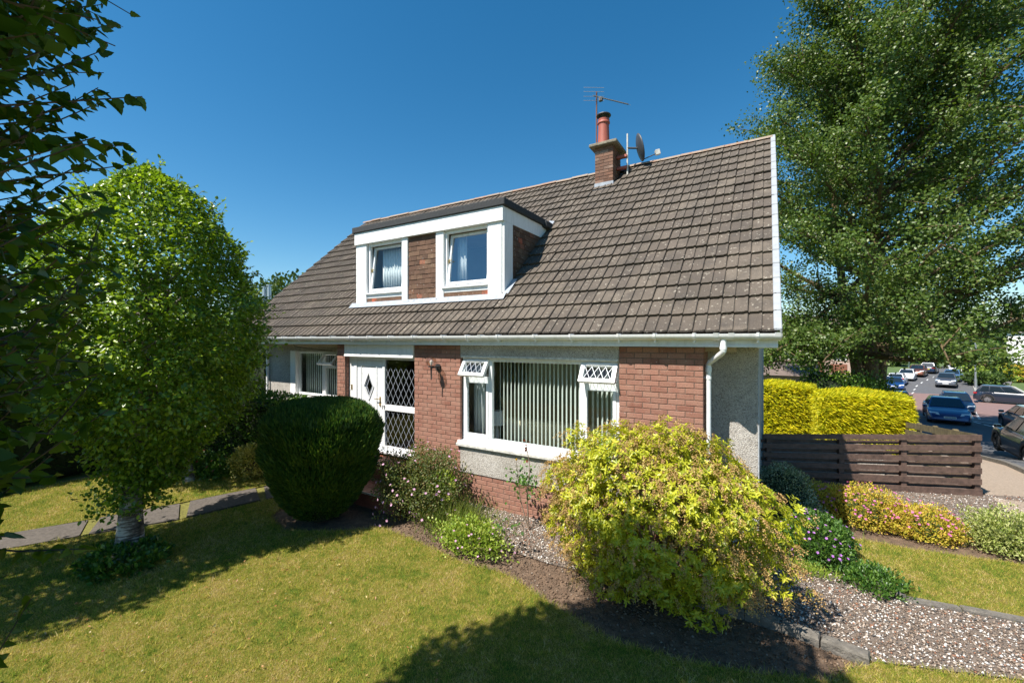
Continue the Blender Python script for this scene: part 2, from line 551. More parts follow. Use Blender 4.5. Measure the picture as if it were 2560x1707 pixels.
def blob_points(c, r, n, lo=.7, hi=1.0, amp=.12, k=3.0, seed=0, zmin=.03):
    d = rdirs(int(n * 1.6))
    rr = (lo + (hi - lo) * rng.random(len(d)) ** .6) * lump(d, k, amp, seed)
    P = np.array(c) + d * rr[:, None] * np.array(r)
    nn = unit(d / np.array(r))
    ok = P[:, 2] > zmin
    return P[ok][:n], nn[ok][:n]
def core(name, c, r, mat, parent, amp=.1, k=3.0, seed=0, n=20):
    th = np.linspace(0, math.pi, n); ph = np.linspace(0, 2 * math.pi, 2 * n, endpoint=False)
    d = np.array([(math.sin(t) * math.cos(p), math.sin(t) * math.sin(p), math.cos(t)) for t in th for p in ph])
    V = np.array(c) + d * lump(d, k, amp, seed)[:, None] * np.array(r)
    V[:, 2] = np.maximum(V[:, 2], .0 + c[2] - r[2])
    m = 2 * n
    F = np.array([(a * m + b, a * m + (b + 1) % m, (a + 1) * m + (b + 1) % m, (a + 1) * m + b) for a in range(n - 1) for b in range(m)])
    return obj_np(name, V, F, mat, parent, True)
# ================================================================== THE SETTING
ys = [-80, -20, 5, 8, 11, 15, 19, 24, 30, 35, 40, 46, 52, 62, 70, 80, 100, 120, 160, 220, 300, 400, 700, 1500]
def sheet(name, mat, rows, eps, parent=None):
    """rows: (y, x_left, x_right)"""
    yy = sorted(set([r[0] for r in rows] + [y for y in ys if rows[0][0] < y < rows[-1][0]]))
    xl = np.interp(yy, [r[0] for r in rows], [r[1] for r in rows])
    xr = np.interp(yy, [r[0] for r in rows], [r[2] for r in rows])
    V = []
    for y, a, b in zip(yy, xl, xr):
        V += [(a, y, gz(y) + eps), (b, y, gz(y) + eps)]
    F = np.array([(2 * i, 2 * i + 1, 2 * i + 3, 2 * i + 2) for i in range(len(yy) - 1)])
    return struct(obj_np(name, V, F, mat, parent))
sheet('ground', 'fargrass', [(-80, -300, 300), (5, -400, 400), (1500, -1500, 1500)], -.03)
ROADL = [(3, 4.6), (9.2, 5.4), (17.4, 6.5), (27, 6.4), (35, 6.9), (49, 9.0), (60, 11.6), (66, 13.3), (72, 15.5), (78, 17.9), (84, 20.5), (120, 36), (200, 70)]
ROADR = [(3, 14), (33, 14), (36, 16), (57, 18.8), (66, 21.2), (72, 23.4), (78, 25.8), (84, 28.4), (120, 44), (200, 78)]
def rl(y): return float(np.interp(y, [a for a, b in ROADL], [b for a, b in ROADL]))
def rr_(y): return float(np.interp(y, [a for a, b in ROADR], [b for a, b in ROADR]))
RY = [3, 9.2, 17.4, 27, 33, 35, 36, 49, 55, 57, 60, 66, 72, 78, 84, 120, 200]
sheet('road', 'asphalt', [(y, rl(y), rr_(y)) for y in RY], .0)
sheet('road_junction', 'redroad', [(35, rl(35) + .02, 17), (38, rl(38), 60), (54, rl(54), 60), (57, rl(57), 19)], .006)
sheet('pavement_far', 'pavement', [(57, 19.0, 22), (66, 21.4, 24.2), (78, 26, 28.6), (120, 44.2, 47)], .11)
sheet('kerb_far', 'kerb', [(57, 18.8, 19.0), (66, 21.2, 21.4), (78, 25.8, 26), (120, 44, 44.2)], .115)
sheet('pavement_near', 'pavement', [(19, 5.2, 6.4), (27, 5.2, 6.4), (35, 5.4, 6.9), (49, 7, 9), (60, 9.8, 11.6), (78, 16, 17.9)], .10)
for i in range(17):                                               # kerb stones along the near pavement
    y0 = 5 + i * 1.6
    b = MB()
    for k in range(1):
        p = [(rl(y0), y0), (rl(y0) + .14, y0), (rl(y0 + 1.58) + .14, y0 + 1.58), (rl(y0 + 1.58), y0 + 1.58)]
        z = [gz(q[1]) for q in p]
        b.v += [(p[j][0], p[j][1], z[j] - .05) for j in range(4)] + [(p[j][0], p[j][1], z[j] + .12) for j in range(4)]
        b.f += [(0, 3, 2, 1), (4, 5, 6, 7), (0, 1, 5, 4), (1, 2, 6, 5), (2, 3, 7, 6), (3, 0, 4, 7)]
    o = b.build('kerb_stone', 'kerb' if i > 9 else 'concrete')
    struct(o)
def road_mark(x, y, ang, L, w):
    c, s = math.cos(ang), math.sin(ang)
    pts = []
    for a, e in ((-L, -w), (L, -w), (L, w), (-L, w)):
        X, Y = x + (a * c - e * s) / 2, y + (a * s + e * c) / 2
        pts.append((X, Y, gz(Y) + .014))
    o = MB().quad(*pts).build('road_marking', 'paintline'); struct(o)
for i in range(7):
    y = 57 + i * 4.0
    road_mark((rl(y) + rr_(y)) / 2 - 1.0, y, R(72), 1.7, .11)
for i in range(9):
    for k in range(2):
        road_mark(11.6 + .35 * k + i * .28, 33.5 + i * 1.05 + .1 * k, R(72), .62, .13)
road_mark(11.2, 31.5, R(115), 3.2, .12); road_mark(11.0, 29.6, R(95), 2.6, .12)

def poly_sheet(name, mat, pts, z, parent=None):
    o = MB().quad(*[(x, y, z) for x, y in pts]).build(name, mat, parent)
    return struct(o)
LAWN_EDGE = [(-7.45, -1.25), (-6.9, -2.15), (-6.2, -2.35), (-5.5, -1.95), (-5.0, -1.5), (-4.4, -1.55), (-3.8, -1.62), (-3.25, -1.68), (-2.75, -1.62), (-2.05, -1.85), (-1.28, -2.08), (-.53, -1.98), (.05, -1.78), (.45, -1.6), (.8, -1.16)]
MAIN_LAWN = [(-9.75, -6.6), (-8.72, -4.32), (-7.95, -3.03), (-7.64, -1.79)] + LAWN_EDGE + [(1.84, -.8), (3.2, -.35), (5.5, .3), (5.5, -11), (-12, -11)]
RIGHT_LAWN = [(.95, .55), (1.3, .24), (2.23, .38), (5.5, .95), (5.5, 2.45), (2.79, 1.95), (1.7, 1.75), (.98, 1.75), (.85, 1.2)]
LEFT_LAWN = [(-9.43, -4.15), (-8.83, -2.72), (-8.42, -1.39), (-8.6, -.9), (-9.6, -1.25), (-10.6, -1.75), (-11.9, -1.95), (-12.2, -4), (-12.2, -8), (-10.4, -6.6)]
poly_sheet('garden_soil', 'soil', [(-12.3, -11), (5.6, -11), (5.6, 5.0), (-.1, 5.0), (-.1, .5), (-11.7, .5), (-12.3, .4)], -.012)
lawn_front = poly_sheet('lawn_front', 'lawn', MAIN_LAWN[::1], .012)
lawn_right = poly_sheet('lawn_right', 'lawn', RIGHT_LAWN, .012)
lawn_left = poly_sheet('lawn_left', 'lawn', LEFT_LAWN, .012)
GRAVEL_A = [(-5.0, 0), (-4.55, -.6), (-3.9, -.98), (-3.2, -1.08), (-2.4, -1.12), (-1.4, -1.0), (-.2, -.98), (.11, -1.02), (.76, -1.14), (1.84, -.74), (3.2, -.3), (5.5, .35), (5.5, .9), (2.23, .3), (1.3, .18), (.9, .5), (-.1, .5), (-.7, .45), (-.7, 0)]
poly_sheet('gravel_path', 'gravel_bed', GRAVEL_A, .004)
GRAVEL_B = [(0, 2.5), (5.6, 2.9), (5.6, 6.0), (3.36, 5.2), (0, 3.95)]
poly_sheet('gravel_drive', 'gravel_bed', GRAVEL_B, .002)
poly_sheet('drive_slab', 'pavement', [(2.3, 3.0), (5.6, 2.6), (5.6, 3.35), (2.5, 3.62)], .008)
sheet('gravel_verge', 'drygravel', [(3.0, 3.42, 4.6), (5.2, 3.5, 4.9), (9.2, 3.75, 5.4), (17.4, 4.6, 6.5), (20, 4.6, 6.4)], .012)
sheet('neighbour_yard', 'gravel_bed', [(5.0, -.1, 3.4), (12, -.1, 3.6), (14, -.1, 3.8)], -.006)

def path_poly(a, b, z):
    pass
PL = [(-10.6, -8.0), (-9.75, -6.5), (-8.72, -4.32), (-7.95, -3.03), (-7.64, -1.79), (-7.25, -.75)]
PU = [(-11.4, -7.6), (-10.5, -6.2), (-9.43, -4.19), (-8.79, -2.72), (-8.37, -1.39), (-8.05, -.4)]
path = poly_sheet('path', 'moss', PL + PU[::-1], .006)
def lerp2(P, t):
    d = [0]
    for i in range(1, len(P)):
        d.append(d[-1] + math.dist(P[i], P[i - 1]))
    return np.array([np.interp(t * d[-1], d, [p[0] for p in P]), np.interp(t * d[-1], d, [p[1] for p in P])])
NSL = 7
for i in range(NSL):
    t0, t1 = i / NSL + .006, (i + 1) / NSL - .006
    a, b, c_, d_ = lerp2(PL, t0), lerp2(PL, t1), lerp2(PU, t1 - .004), lerp2(PU, t0 + .003)
    q = [a + (d_ - a) * .05, b + (c_ - b) * .05, c_ + (b - c_) * .05, d_ + (a - d_) * .05]
    bb = MB()
    z = .022 + .006 * (i % 3)
    bb.v += [(*p, 0) for p in q] + [(*p, z) for p in q]
    bb.f += [(4, 5, 6, 7), (0, 1, 5, 4), (1, 2, 6, 5), (2, 3, 7, 6), (3, 0, 4, 7)]
    bb.build('paving_slab', 'path', path)

# kerb stones beside the gravel path
def edging(pts, name, w=.11, h=.10, z0=-.05, label=None, cat='kerb'):
    for i in range(len(pts) - 1):
        a, b = Vector((*pts[i], 0)), Vector((*pts[i + 1], 0))
        d = (b - a).normalized(); n = Vector((-d.y, d.x, 0)) * w / 2
        a = a + d * .012
        bb = MB()
        hh = h + random.uniform(-.012, .012)
        V = [a - n, b - n, b + n, a + n]
        m = [a - n * .8 + d * .01, b - n * .8 - d * .01, b + n * .8 - d * .01, a + n * .8 + d * .01]
        bb.v += [(*p.xy, z0) for p in V] + [(*p.xy, hh - .02) for p in V] + [(p.x, p.y, hh + random.uniform(-.008, .008)) for p in m]
        bb.f += [(0, 1, 5, 4), (1, 2, 6, 5), (2, 3, 7, 6), (3, 0, 4, 7), (4, 5, 9, 8), (5, 6, 10, 9), (6, 7, 11, 10), (7, 4, 8, 11), (8, 9, 10, 11)]
        o = bb.build(name, 'concrete'); struct(o)
PATHDUMMY = 0
edging([(-.75, -1.03), (-.2, -1.0), (.11, -1.02), (.43, -1.09), (.78, -1.16)], 'edging_kerb', .12, .09)
edging([(.95, .5), (1.3, .2), (1.75, .28), (2.25, .34), (3.2, .5), (4.2, .68), (5.4, .88)], 'edging_kerb', .09, .05)

# ------------------------------------------------------------------ stones, grass, fallen leaves (nobody could count these)
def in_poly(P, poly):
    x, y = P[:, 0], P[:, 1]; ins = np.zeros(len(P), bool); n = len(poly)
    for i in range(n):
        x0, y0 = poly[i]; x1, y1 = poly[(i + 1) % n]
        c = ((y0 > y) != (y1 > y)) & (x < (x1 - x0) * (y - y0) / (y1 - y0 + 1e-12) + x0)
        ins ^= c
    return ins
def in_view(P, z=0., margin=330):
    X = P[:, 0] * CS + (P[:, 1] + 6) * SN; Z = -P[:, 0] * SN + (P[:, 1] + 6) * CS
    px = CXP + FPX * X / np.maximum(Z, .01); py = HYP + FPX * (CAM.z - z) / np.maximum(Z, .01)
    return (Z > .5) & (px > -margin) & (px < 2560 + margin) & (py < 1707 + 180), Z
def scatter(poly, dens, zfall=None):
    a = np.array(poly); lo, hi = a.min(0), a.max(0)
    n = int(dens * np.prod(hi - lo))
    P = lo + rng.random((n, 2)) * (hi - lo)
    ok, Z = in_view(P)
    ok &= in_poly(P, poly)
    if zfall:
        ok &= rng.random(n) < np.clip((zfall / np.maximum(Z, .1)) ** 1.6, .0, 1)
    return P[ok]
def stones(name, poly, dens, s0, s1, z, label, zfall=5.0):
    P = scatter(poly, dens, zfall)
    n = len(P)
    O = np.array([(1, 0, 0), (.3, .9, .1), (-.8, .5, 0), (-.7, -.6, 0), (.35, -.85, .05), (0.1, .1, 1), (0, 0, -.8)])
    FT = [(0, 1, 5), (1, 2, 5), (2, 3, 5), (3, 4, 5), (4, 0, 5), (1, 0, 6), (2, 1, 6), (3, 2, 6), (4, 3, 6), (0, 4, 6)]
    s = s0 + (s1 - s0) * rng.random(n) ** 2
    th = rng.random(n) * 2 * math.pi
    c, sn = np.cos(th), np.sin(th)
    fl = .45 + .4 * rng.random(n)
    J = O[None] * (1 + .25 * rng.normal(size=(n, 7, 3)))
    X = J[:, :, 0] * s[:, None]; Y = J[:, :, 1] * s[:, None] * .75; Zz = J[:, :, 2] * (s * fl)[:, None]
    V = np.stack([P[:, 0, None] + X * c[:, None] - Y * sn[:, None], P[:, 1, None] + X * sn[:, None] + Y * c[:, None], z + s[:, None] * .25 + Zz + .004 * rng.random((n, 1))], -1).reshape(-1, 3)
    off = (np.arange(n) * 7)[:, None]
    o = obj_np(name, V, [off + np.array(f)[None] for f in FT], 'stone')
    tag(o, label, 'gravel', kind='stuff')
stones('gravel', GRAVEL_A, 2250, .008, .019, .006, 'mixed white and brown pebbles on the path beside the house', 6.0)
stones('gravel', GRAVEL_B, 850, .01, .018, .004, 'fine brown gravel in front of the brown slatted fence', 6.5)

SOILP = [(-5.2, -1.4), (-4.0, -1.6), (-3.25, -1.7), (-2.05, -1.9), (-.53, -2.0), (.45, -1.65), (.8, -1.18), (.1, -1.08), (-1.4, -1.05), (-3.2, -1.1), (-4.2, -.9)]
stones('soil_clods', SOILP, 900, .006, .022, -.012, 'small clods and bits on the bare soil bed', 6.0)
for _o in [bpy.data.objects['soil_clods']]:
    _o.data.materials.clear(); _o.data.materials.append(MT['clod']); _o['category'] = 'soil'
def grass(name, polys, dens, label, h=(.018, .042), zfall=4.2):
    P = np.concatenate([scatter(p, dens, zfall) for p in polys])
    n = len(P)
    _, Z = in_view(P)
    sc = np.clip(Z / 4.5, 1, 2.2)
    D = rdirs(n) * .75; D[:, 2] = .55 + .7 * rng.random(n)
    N = rdirs(n)
    L = (h[0] + (h[1] - h[0]) * rng.random(n)) * np.sqrt(sc)
    V, F = leaf_arrays(np.column_stack([P, np.full(n, .008)]), D, N, L, .0042 * sc, 'blade')
    o = obj_np(name, V, F, 'grass')
    return tag(o, label, 'grass', kind='stuff')
grass('grass', [MAIN_LAWN], 18500, 'short mown yellow green grass of the front lawn', (.014, .036))
def edge_grass(name, lines, dens, label, h=(.035, .085)):
    P = []
    for ln in lines:
        for a, b in zip(ln[:-1], ln[1:]):
            L = math.dist(a, b); n = int(L * dens)
            t = rng.random((n, 1)); P.append(np.array(a) + t * (np.array(b) - np.array(a)) + rng.normal(size=(n, 2)) * .028)
    P = np.concatenate(P); ok, Z = in_view(P); P = P[ok]; n = len(P)
    D = rdirs(n) * .8; D[:, 2] = .45 + .6 * rng.random(n)
    V, F = leaf_arrays(np.column_stack([P, np.full(n, .004)]), D, rdirs(n), h[0] + (h[1] - h[0]) * rng.random(n) ** 2, .0045, 'blade')
    return tag(obj_np(name, V, F, 'grass'), label, 'grass', kind='stuff')
def tufts(name, poly, per_m2, label):
    C = scatter(poly, per_m2, 5.0); k = 16
    P = np.repeat(C, k, axis=0) + rng.normal(size=(len(C) * k, 2)) * .016; n = len(P)
    D = rdirs(n) * .8; D[:, 2] = .4 + .6 * rng.random(n)
    s = np.repeat(.7 + .7 * rng.random(len(C)), k)
    V, F = leaf_arrays(np.column_stack([P, np.full(n, .006)]), D, rdirs(n), (.025 + .04 * rng.random(n)) * s, .006 * s, 'blade')
    return tag(obj_np(name, V, F, 'grass'), label, 'grass', kind='stuff')
tufts('grass_tufts', MAIN_LAWN, 80, 'coarser tufts of grass dotted through the front lawn')
edge_grass('grass_edge', [LAWN_EDGE, [(.8, -1.16), (1.84, -.8), (3.2, -.35)]], 520, 'ragged longer grass along the edge of the front lawn')
edge_grass('grass_edge', [[(.95, .55), (1.3, .24), (2.23, .38), (5.0, .85)], [(.85, 1.2), (.98, 1.75), (1.7, 1.75), (2.79, 1.95)]], 420, 'ragged grass along the edge of the right lawn strip')
grass('grass', [RIGHT_LAWN], 9000, 'short dry grass of the lawn strip right of the gravel path', zfall=5.5)
grass('grass', [LEFT_LAWN], 6000, 'sunlit mossy grass beyond the slab path', zfall=6.5)

MT['dead_leaf'] = leafmat('fallen_leaf', [(0, (.28, .12, .04)), (.35, (.34, .15, .05)), (.6, (.36, .22, .08)), (.75, (.42, .30, .05)), (.9, (.42, .36, .24)), (1, (.13, .22, .03))], .1)
P = scatter([(-7.5, -5.2), (-3, -5.6), (-2.3, -3.2), (-4.5, -2.3), (-6.5, -3.0)], 20)
n = len(P)
D = rdirs(n); D[:, 2] *= .3
N = np.array([0, 0, 1.]) + .5 * rng.normal(size=(n, 3))
leaves('fallen_leaves', np.column_stack([P, np.full(n, .042)]), D, N, .018 + .02 * rng.random(n), .018, 'leaf', 'dead_leaf', None)
tag(bpy.data.objects['fallen_leaves'], 'scattered dry brown and yellow leaves on the front lawn', 'leaves', kind='stuff')

# ================================================================== THE HOUSE
house = thing('house', 'brick and pebbledash house with brown tiled roof and white dormer', 'house', (-5.8, 3.5, 0))
BL, BH = .2231, .0773                      # brick pitch
WT = 2.80                                  # wall head
# --- structural walls (pebbledash where seen, rooms behind)
def part(name, mat, fn, parent=house, smooth=False):
    b = MB(); fn(b); return b.build(name, mat, parent, smooth)
part('wall', 'pebble', lambda b: b.box(-11.65, -10.65, .5, .75, -.1, WT).box(-10.65, -8.72, .5, .75, -.1, 1.37).box(-10.65, -8.72, .5, .75, 2.58, WT).box(-8.72, -7.95, .5, .75, -.1, WT))
part('wall', 'pebble', lambda b: b.box(-.72, -.1, .5, .75, -.1, WT))
def gable(x0, x1):
    def f(b):
        zr = lambda y: 2.94 + .904 * (y + .14) - .16
        b.extrude([(.752, -.1), (8.4, -.1), (8.4, 2.7), (4.46, zr(4.46)), (.752, zr(.752))], 0, x0, x1)
    return f
part('wall', 'pebble', gable(-.35, -.102)); part('wall', 'pebble', gable(-11.65, -11.4))
part('wall', 'pebble', lambda b: b.box(-11.39, -.36, 8.15, 8.4, -.1, 2.7))
part('corner_strip', 'render_edge', lambda b: b.box(-.1, -.085, .505, .75, 0, 2.76))
part('corner_strip', 'render_edge', lambda b: b.box(-.1, -.075, 7.6, 7.75, 0, 2.7))
# window bay below and above the big window
part('wall', 'pebble', lambda b: b.box(-4.678, -1.815, -.012, .2, .52, .985, .012))
part('wall', 'pebble', lambda b: b.box(-4.678, -1.815, -.008, .2, 2.555, WT, .012))
part('lintel', 'old_white', lambda b: b.box(-4.66, -1.83, -.014, .03, 2.545, 2.585, .008))
# rooms
part('room', 'room', lambda b: b.box(-11.4, -.35, 4.2, 4.3, .3, 2.75).box(-8.05, -7.95, .76, 4.2, .3, 2.75).box(-5.62, -5.5, .3, 4.2, .3, 2.75).box(-1.2, -1.1, .3, 4.2, .3, 2.75).box(-11.4, -.35, .2, 8.1, 2.70, 2.78))
part('room_floor', 'carpet', lambda b: b.box(-11.4, -.35, .3, 8.1, .38, .48))
part('upper_room', 'room', lambda b: b.box(-8.2, -4.3, 2.9, 3.0, 2.85, 5.2).box(-8.2, -4.3, .85, 3, 2.8, 2.9).box(-6.4, -6.3, .9, 2.9, 2.9, 5.1))

# --- bricks
bm_cache = {}
def brick_mesh(L, h, dep=.05, c=.004, key='brick', mat='brick'):
    k = (round(L, 4), round(h, 4), key)
    if k not in bm_cache:
        b = MB()
        a, e = L / 2, h / 2
        ring = lambda s, y: [(-a + s, y, -e + s), (a - s, y, -e + s), (a - s, y, e - s), (-a + s, y, e - s)]
        b.v += ring(c, 0) + ring(0, c) + ring(0, dep)
        b.f += [(0, 1, 2, 3)]
        for o in (0, 4):
            for j in range(4):
                b.f.append((o + j, o + 4 + j, o + 4 + (j + 1) % 4, o + (j + 1) % 4))
        me = b.mesh(key); me.materials.append(MT[mat]); bm_cache[k] = me
    return bm_cache[k]
rest = MB()
NB = [0]
def add_brick(cx, y, cz, L, h, single, yaw=0.0, parent=house, key='brick', mat='brick', acc=None):
    me = brick_mesh(L, h, key=key, mat=mat)
    j = random.uniform(-.0025, .0025)
    M = Matrix.Rotation(yaw, 4, 'Z') @ Matrix.Rotation(random.uniform(-.006, .006), 4, 'X') @ Matrix.Rotation(random.uniform(-.004, .004), 4, 'Y')
    if abs(yaw) < .1: loc = Vector((cx, y + j, cz))
    else: loc = Vector((y - j, cx, cz))
    if single and NB[0] < 300:
        NB[0] += 1
        inst('brick', me, parent, loc, M)
    else:
        acc = acc if acc is not None else rest
        i = len(acc.v)
        acc.v += [tuple(M @ v.co + loc) for v in me.vertices]
        acc.f += [tuple(i + k for k in p.vertices) for p in me.polygons]
def brick_panel(x0, nb, z0, z1, y, single, half=True, yaw=0.0):
    """courses of stretchers, half bond; nb = width in bricks"""
    r = 0; z = z0
    while z < z1 - .02:
        h = min(BH - .010, z1 - z)
        xs = x0; end = x0 + nb * BL - .010
        first = BL / 2 if (r % 2 and half) else BL
        while xs < end - .02:
            L = min(first - .010, end - xs)
            cx = xs + L / 2
            add_brick(cx, y, z + h / 2, L, h, single(cx, z), yaw)
            xs += L + .010; first = BL
        z += BH; r += 1
ZT = 36 * BH - .01
brick_panel(-1.813, 5, -.02, ZT, 0, lambda x, z: z > 1.2)
brick_panel(-4.66, 12.9, -.02, .515, .006, lambda x, z: -4.45 < x < -2.95 and z > -.01)
brick_panel(-5.785, 5, -.02, ZT, 0, lambda x, z: z > 1.25)
brick_panel(-8.08, 1.2, -.02, ZT, 0, lambda x, z: False)
brick_panel(.04, 1.0, -.02, ZT, -7.815, lambda x, z: False, yaw=R(90))     # return of the narrow pier
brick_panel(.04, 2.0, -.02, ZT, -.702, lambda x, z: False, yaw=R(90))      # return of the right pier
for _q in ((-1.806, -.708, .006, .49, -.1, 2.79), (-5.78, -4.685, .006, .28, -.1, 2.79), (-8.075, -7.822, .006, .49, -.1, 2.79), (-4.68, -1.812, .012, .2, -.1, .522)):
    part('mortar', 'mortar', lambda b: b.box(*_q))

# --- roof
ALPHA = math.atan(.904); CA, SA = math.cos(ALPHA), math.sin(ALPHA)
XV0, XV1, YE, ZE = -12.45, .13, -.14, 2.94
def rp(x, v, w=0.0):
    return Vector((x, YE + v * CA - w * SA, ZE + v * SA + w * CA))
VR = (4.46 - YE) / CA
roofm = MB()
def roof_slab(x0, x1, v0, v1, t=.05):
    i = len(roofm.v)
    roofm.v += [tuple(rp(x, v, w)) for w in (-.06 - t, -.06) for x, v in ((x0, v0), (x1, v0), (x1, v1), (x0, v1))]
    roofm.f += [tuple(i + k for k in q) for q in ((0, 3, 2, 1), (4, 5, 6, 7), (0, 1, 5, 4), (1, 2, 6, 5), (2, 3, 7, 6), (3, 0, 4, 7))]
DX0, DX1, DY, DTOP = -8.25, -4.20, .68, 5.33
VD0 = (.80 - YE) / CA; VD1 = (2.45 - YE) / CA
roof_slab(XV0 + .02, DX0 + .1, .02, VR); roof_slab(DX1 - .1, XV1 - .02, .02, VR)
roof_slab(DX0 + .1, DX1 - .1, .02, VD0); roof_slab(DX0 + .1, DX1 - .1, VD1, VR)
yb = 2 * 4.46 - YE
roofm.quad((XV0, yb, ZE), (XV1, yb, ZE), (XV1, 4.46, ZE + VR * SA - .02), (XV0, 4.46, ZE + VR * SA - .02))
roof = roofm.build('roof', 'tile', house)
TW, GA, TL = .3073, VR / 18, .395
def tile_mesh():
    prof = [(0, .002), (.005, -.006), (.012, -.006), (.018, .004), (.05, .006), (.105, .006), (.127, .016), (.145, .019), (.151, .003), (.157, -.001), (.164, .004), (.20, .006), (.255, .006), (.275, .016), (.298, .020), (.3055, .012)]
    n = len(prof)
    V = []
    for v, top in ((0, .045), (0, .022), (TL, .012)):
        if v == 0 and top == .045:
            V += [(x, 0.0, z + .050) for x, z in prof]            # top edge at the lower end
        elif v == 0:
            V += [(x, 0.002, z + .018) for x, z in prof]          # underside of the lower end
        else:
            V += [(x, TL, z + .010) for x, z in prof]
    F = []
    for j in range(n - 1):
        F.append((j, j + 1, 2 * n + j + 1, 2 * n + j))
        F.append((n + j, n + j + 1, j + 1, j))
    F.append((0, n, 2 * n)); F.append((n - 1, 3 * n - 1, 2 * n - 1))
    me = bpy.data.meshes.new('roof_tile'); me.from_pydata(V, [], F); me.update()
    me.materials.append(MT['tile'])
    return me
tmesh = tile_mesh()
RM = Matrix.Rotation(ALPHA, 4, 'X')
tiles = []
for r in range(18):
    v = r * GA
    ncol = 41
    for q in range(ncol):
        x = XV1 - .02 - (q + 1) * TW
        yc = YE + (v + .2) * CA
        xc = x + TW / 2
        zc_ = ZE + v * SA
        if DX0 + .05 < xc < DX1 - .05 and DY - .02 < yc - .12 and zc_ < DTOP + .0:
            continue
        if -3.57 < xc < -3.09 and yc > 3.85: continue
        w = random.uniform(-.005, .005)
        p = rp(x + random.uniform(-.003, .003), v, w)
        tiles.append(((p - CAM).length, p, random.uniform(-.013, .013)))
tiles.sort(key=lambda t: t[0])
far_t = MB()
tv = [v.co.copy() for v in tmesh.vertices]; tf = [tuple(p.vertices) for p in tmesh.polygons]
for k, (d, p, tw) in enumerate(tiles):
    M = RM @ Matrix.Rotation(tw, 4, 'Z')
    if k < 300:
        inst('roof_tile', tmesh, roof, p, M)
    else:
        i = len(far_t.v)
        far_t.v += [tuple(M @ v + p) for v in tv]
        far_t.f += [tuple(i + a for a in f) for f in tf]
me = bpy.data.meshes.new('far_roof_tiles'); me.from_pydata(far_t.v, [], far_t.f); me.update(); me.materials.append(MT['tile'])
o = bpy.data.objects.new('roof_tile', me); link(o, roof); o['kind'] = 'stuff'
# ridge tiles
def ridge_mesh():
    b = MB(); n = 7; L = .445
    for x in (0, L):
        for ro in (.125, .10):
            for j in range(n):
                t = math.pi * (j / (n - 1)); b.v.append((x, -math.cos(t) * ro, math.sin(t) * ro * .62))
    for j in range(n - 1):
        b.f.append((j, j + 1, 2 * n + j + 1, 2 * n + j)); b.f.append((j, n + j, n + j + 1, j + 1)); b.f.append((2 * n + j, 2 * n + j + 1, 3 * n + j + 1, 3 * n + j))
    me = b.mesh('ridge_tile'); me.materials.append(MT['ridge']); return me
rmesh = ridge_mesh()
zrid = ZE + VR * SA - .02
nx = int((XV1 - XV0) / .45)
for i in range(nx + 1):
    x = XV1 - .02 - (i + 1) * .45
    if -3.7 < x < -3.2: continue
    inst('ridge_tile', rmesh, roof, (x, 4.46 + random.uniform(-.006, .006), zrid + random.uniform(-.008, .008)), Matrix.Rotation(random.uniform(-.012, .012), 4, 'Y'))
# mortar bedding below the ridge, verge caps down the right gable
part('ridge_mortar', 'ridge', lambda b: b.quad(rp(XV0, VR - .13, .035), rp(-3.6, VR - .13, .035), rp(-3.6, VR, .02), rp(XV0, VR, .02)).quad(rp(-3.1, VR - .13, .035), rp(XV1, VR - .13, .035), rp(XV1, VR, .02), rp(-3.1, VR, .02)), roof)
vb = MB(); vb.box(-.05, .035, 0, GA + .03, .02, .055, .008).box(.015, .036, 0, GA + .03, -.11, .03)
vmesh = vb.mesh('verge_cap'); vmesh.materials.append(MT['verge'])
for r in range(18):
    inst('verge_cap', vmesh, roof, rp(XV1 - .01, r * GA - .005, .018), RM @ Matrix.Rotation(-.035, 4, 'X'))
bl = MB()
bl.extrude([(p.y, p.z) for p in (rp(0, .0, -.12), rp(0, VR, -.12), rp(0, VR, -.26), rp(0, .12, -.26))], 0, .06, .1)
bl.build('barge_board', 'white', roof)
bl = MB()
bl.extrude([(p.y, p.z) for p in (rp(0, .0, -.03), rp(0, VR, -.03), rp(0, VR, -.2), rp(0, .12, -.2))], 0, XV0 + .02, XV0 + .06)
bl.build('barge_board', 'white', roof)
# eaves
part('fascia', 'white', lambda b: b.box(XV0 + .05, .115, -.115, -.09, 2.775, 2.915).box(XV0 + .05, .115, -.135, -.09, 2.768, 2.790))
part('soffit', 'white', lambda b: b.box(XV0 + .05, .1, -.09, .52, 2.782, 2.80).box(-.095, .115, -.088, .75, 2.758, 2.781))
gut = MB(); n = 9
gx0, gx1 = XV0 + .02, .15
prof = []
for j in range(n):
    t = math.pi + math.pi * j / (n - 1)
    prof.append((math.cos(t) * .066 - .185, 2.932 + math.sin(t) * .076))
inner = [(-.185 + (y + .185) * .9, 2.932 + (z - 2.932) * .9) for y, z in prof[::-1]]
gut.extrude(prof + inner, 0, gx0, gx1)
gut.extrude([(y, z) for y, z in prof], 0, gx1 - .004, gx1 + .004)
gutter = gut.build('gutter', 'white', house, True)
def bracket(x, w=.03, k=1.12):
    b = MB()
    b.extrude([(-.185 + (y + .185) * k, 2.934 + (z - 2.934) * k) for y, z in prof] + [(-.118, 2.945), (-.262, 2.945)], 0, x - w / 2, x + w / 2)
    return b
for px in (600, 640, 679, 712, 748, 784, 879, 925, 977, 1036, 1110, 1170, 1247, 1338, 1429, 1548, 1638, 1736, 1895):
    x = on_plane(px, 850, -.18).x
    b = bracket(x); b.box(x - .012, x + .012, -.2, -.09, 2.825, 2.86); b.build('gutter_bracket', 'white', gutter)
for px in (832, 1203, 1791, 1829, 1945):
    bracket(on_plane(px, 850, -.18).x, .06, 1.06).build('gutter_joint', 'white', gutter, True)
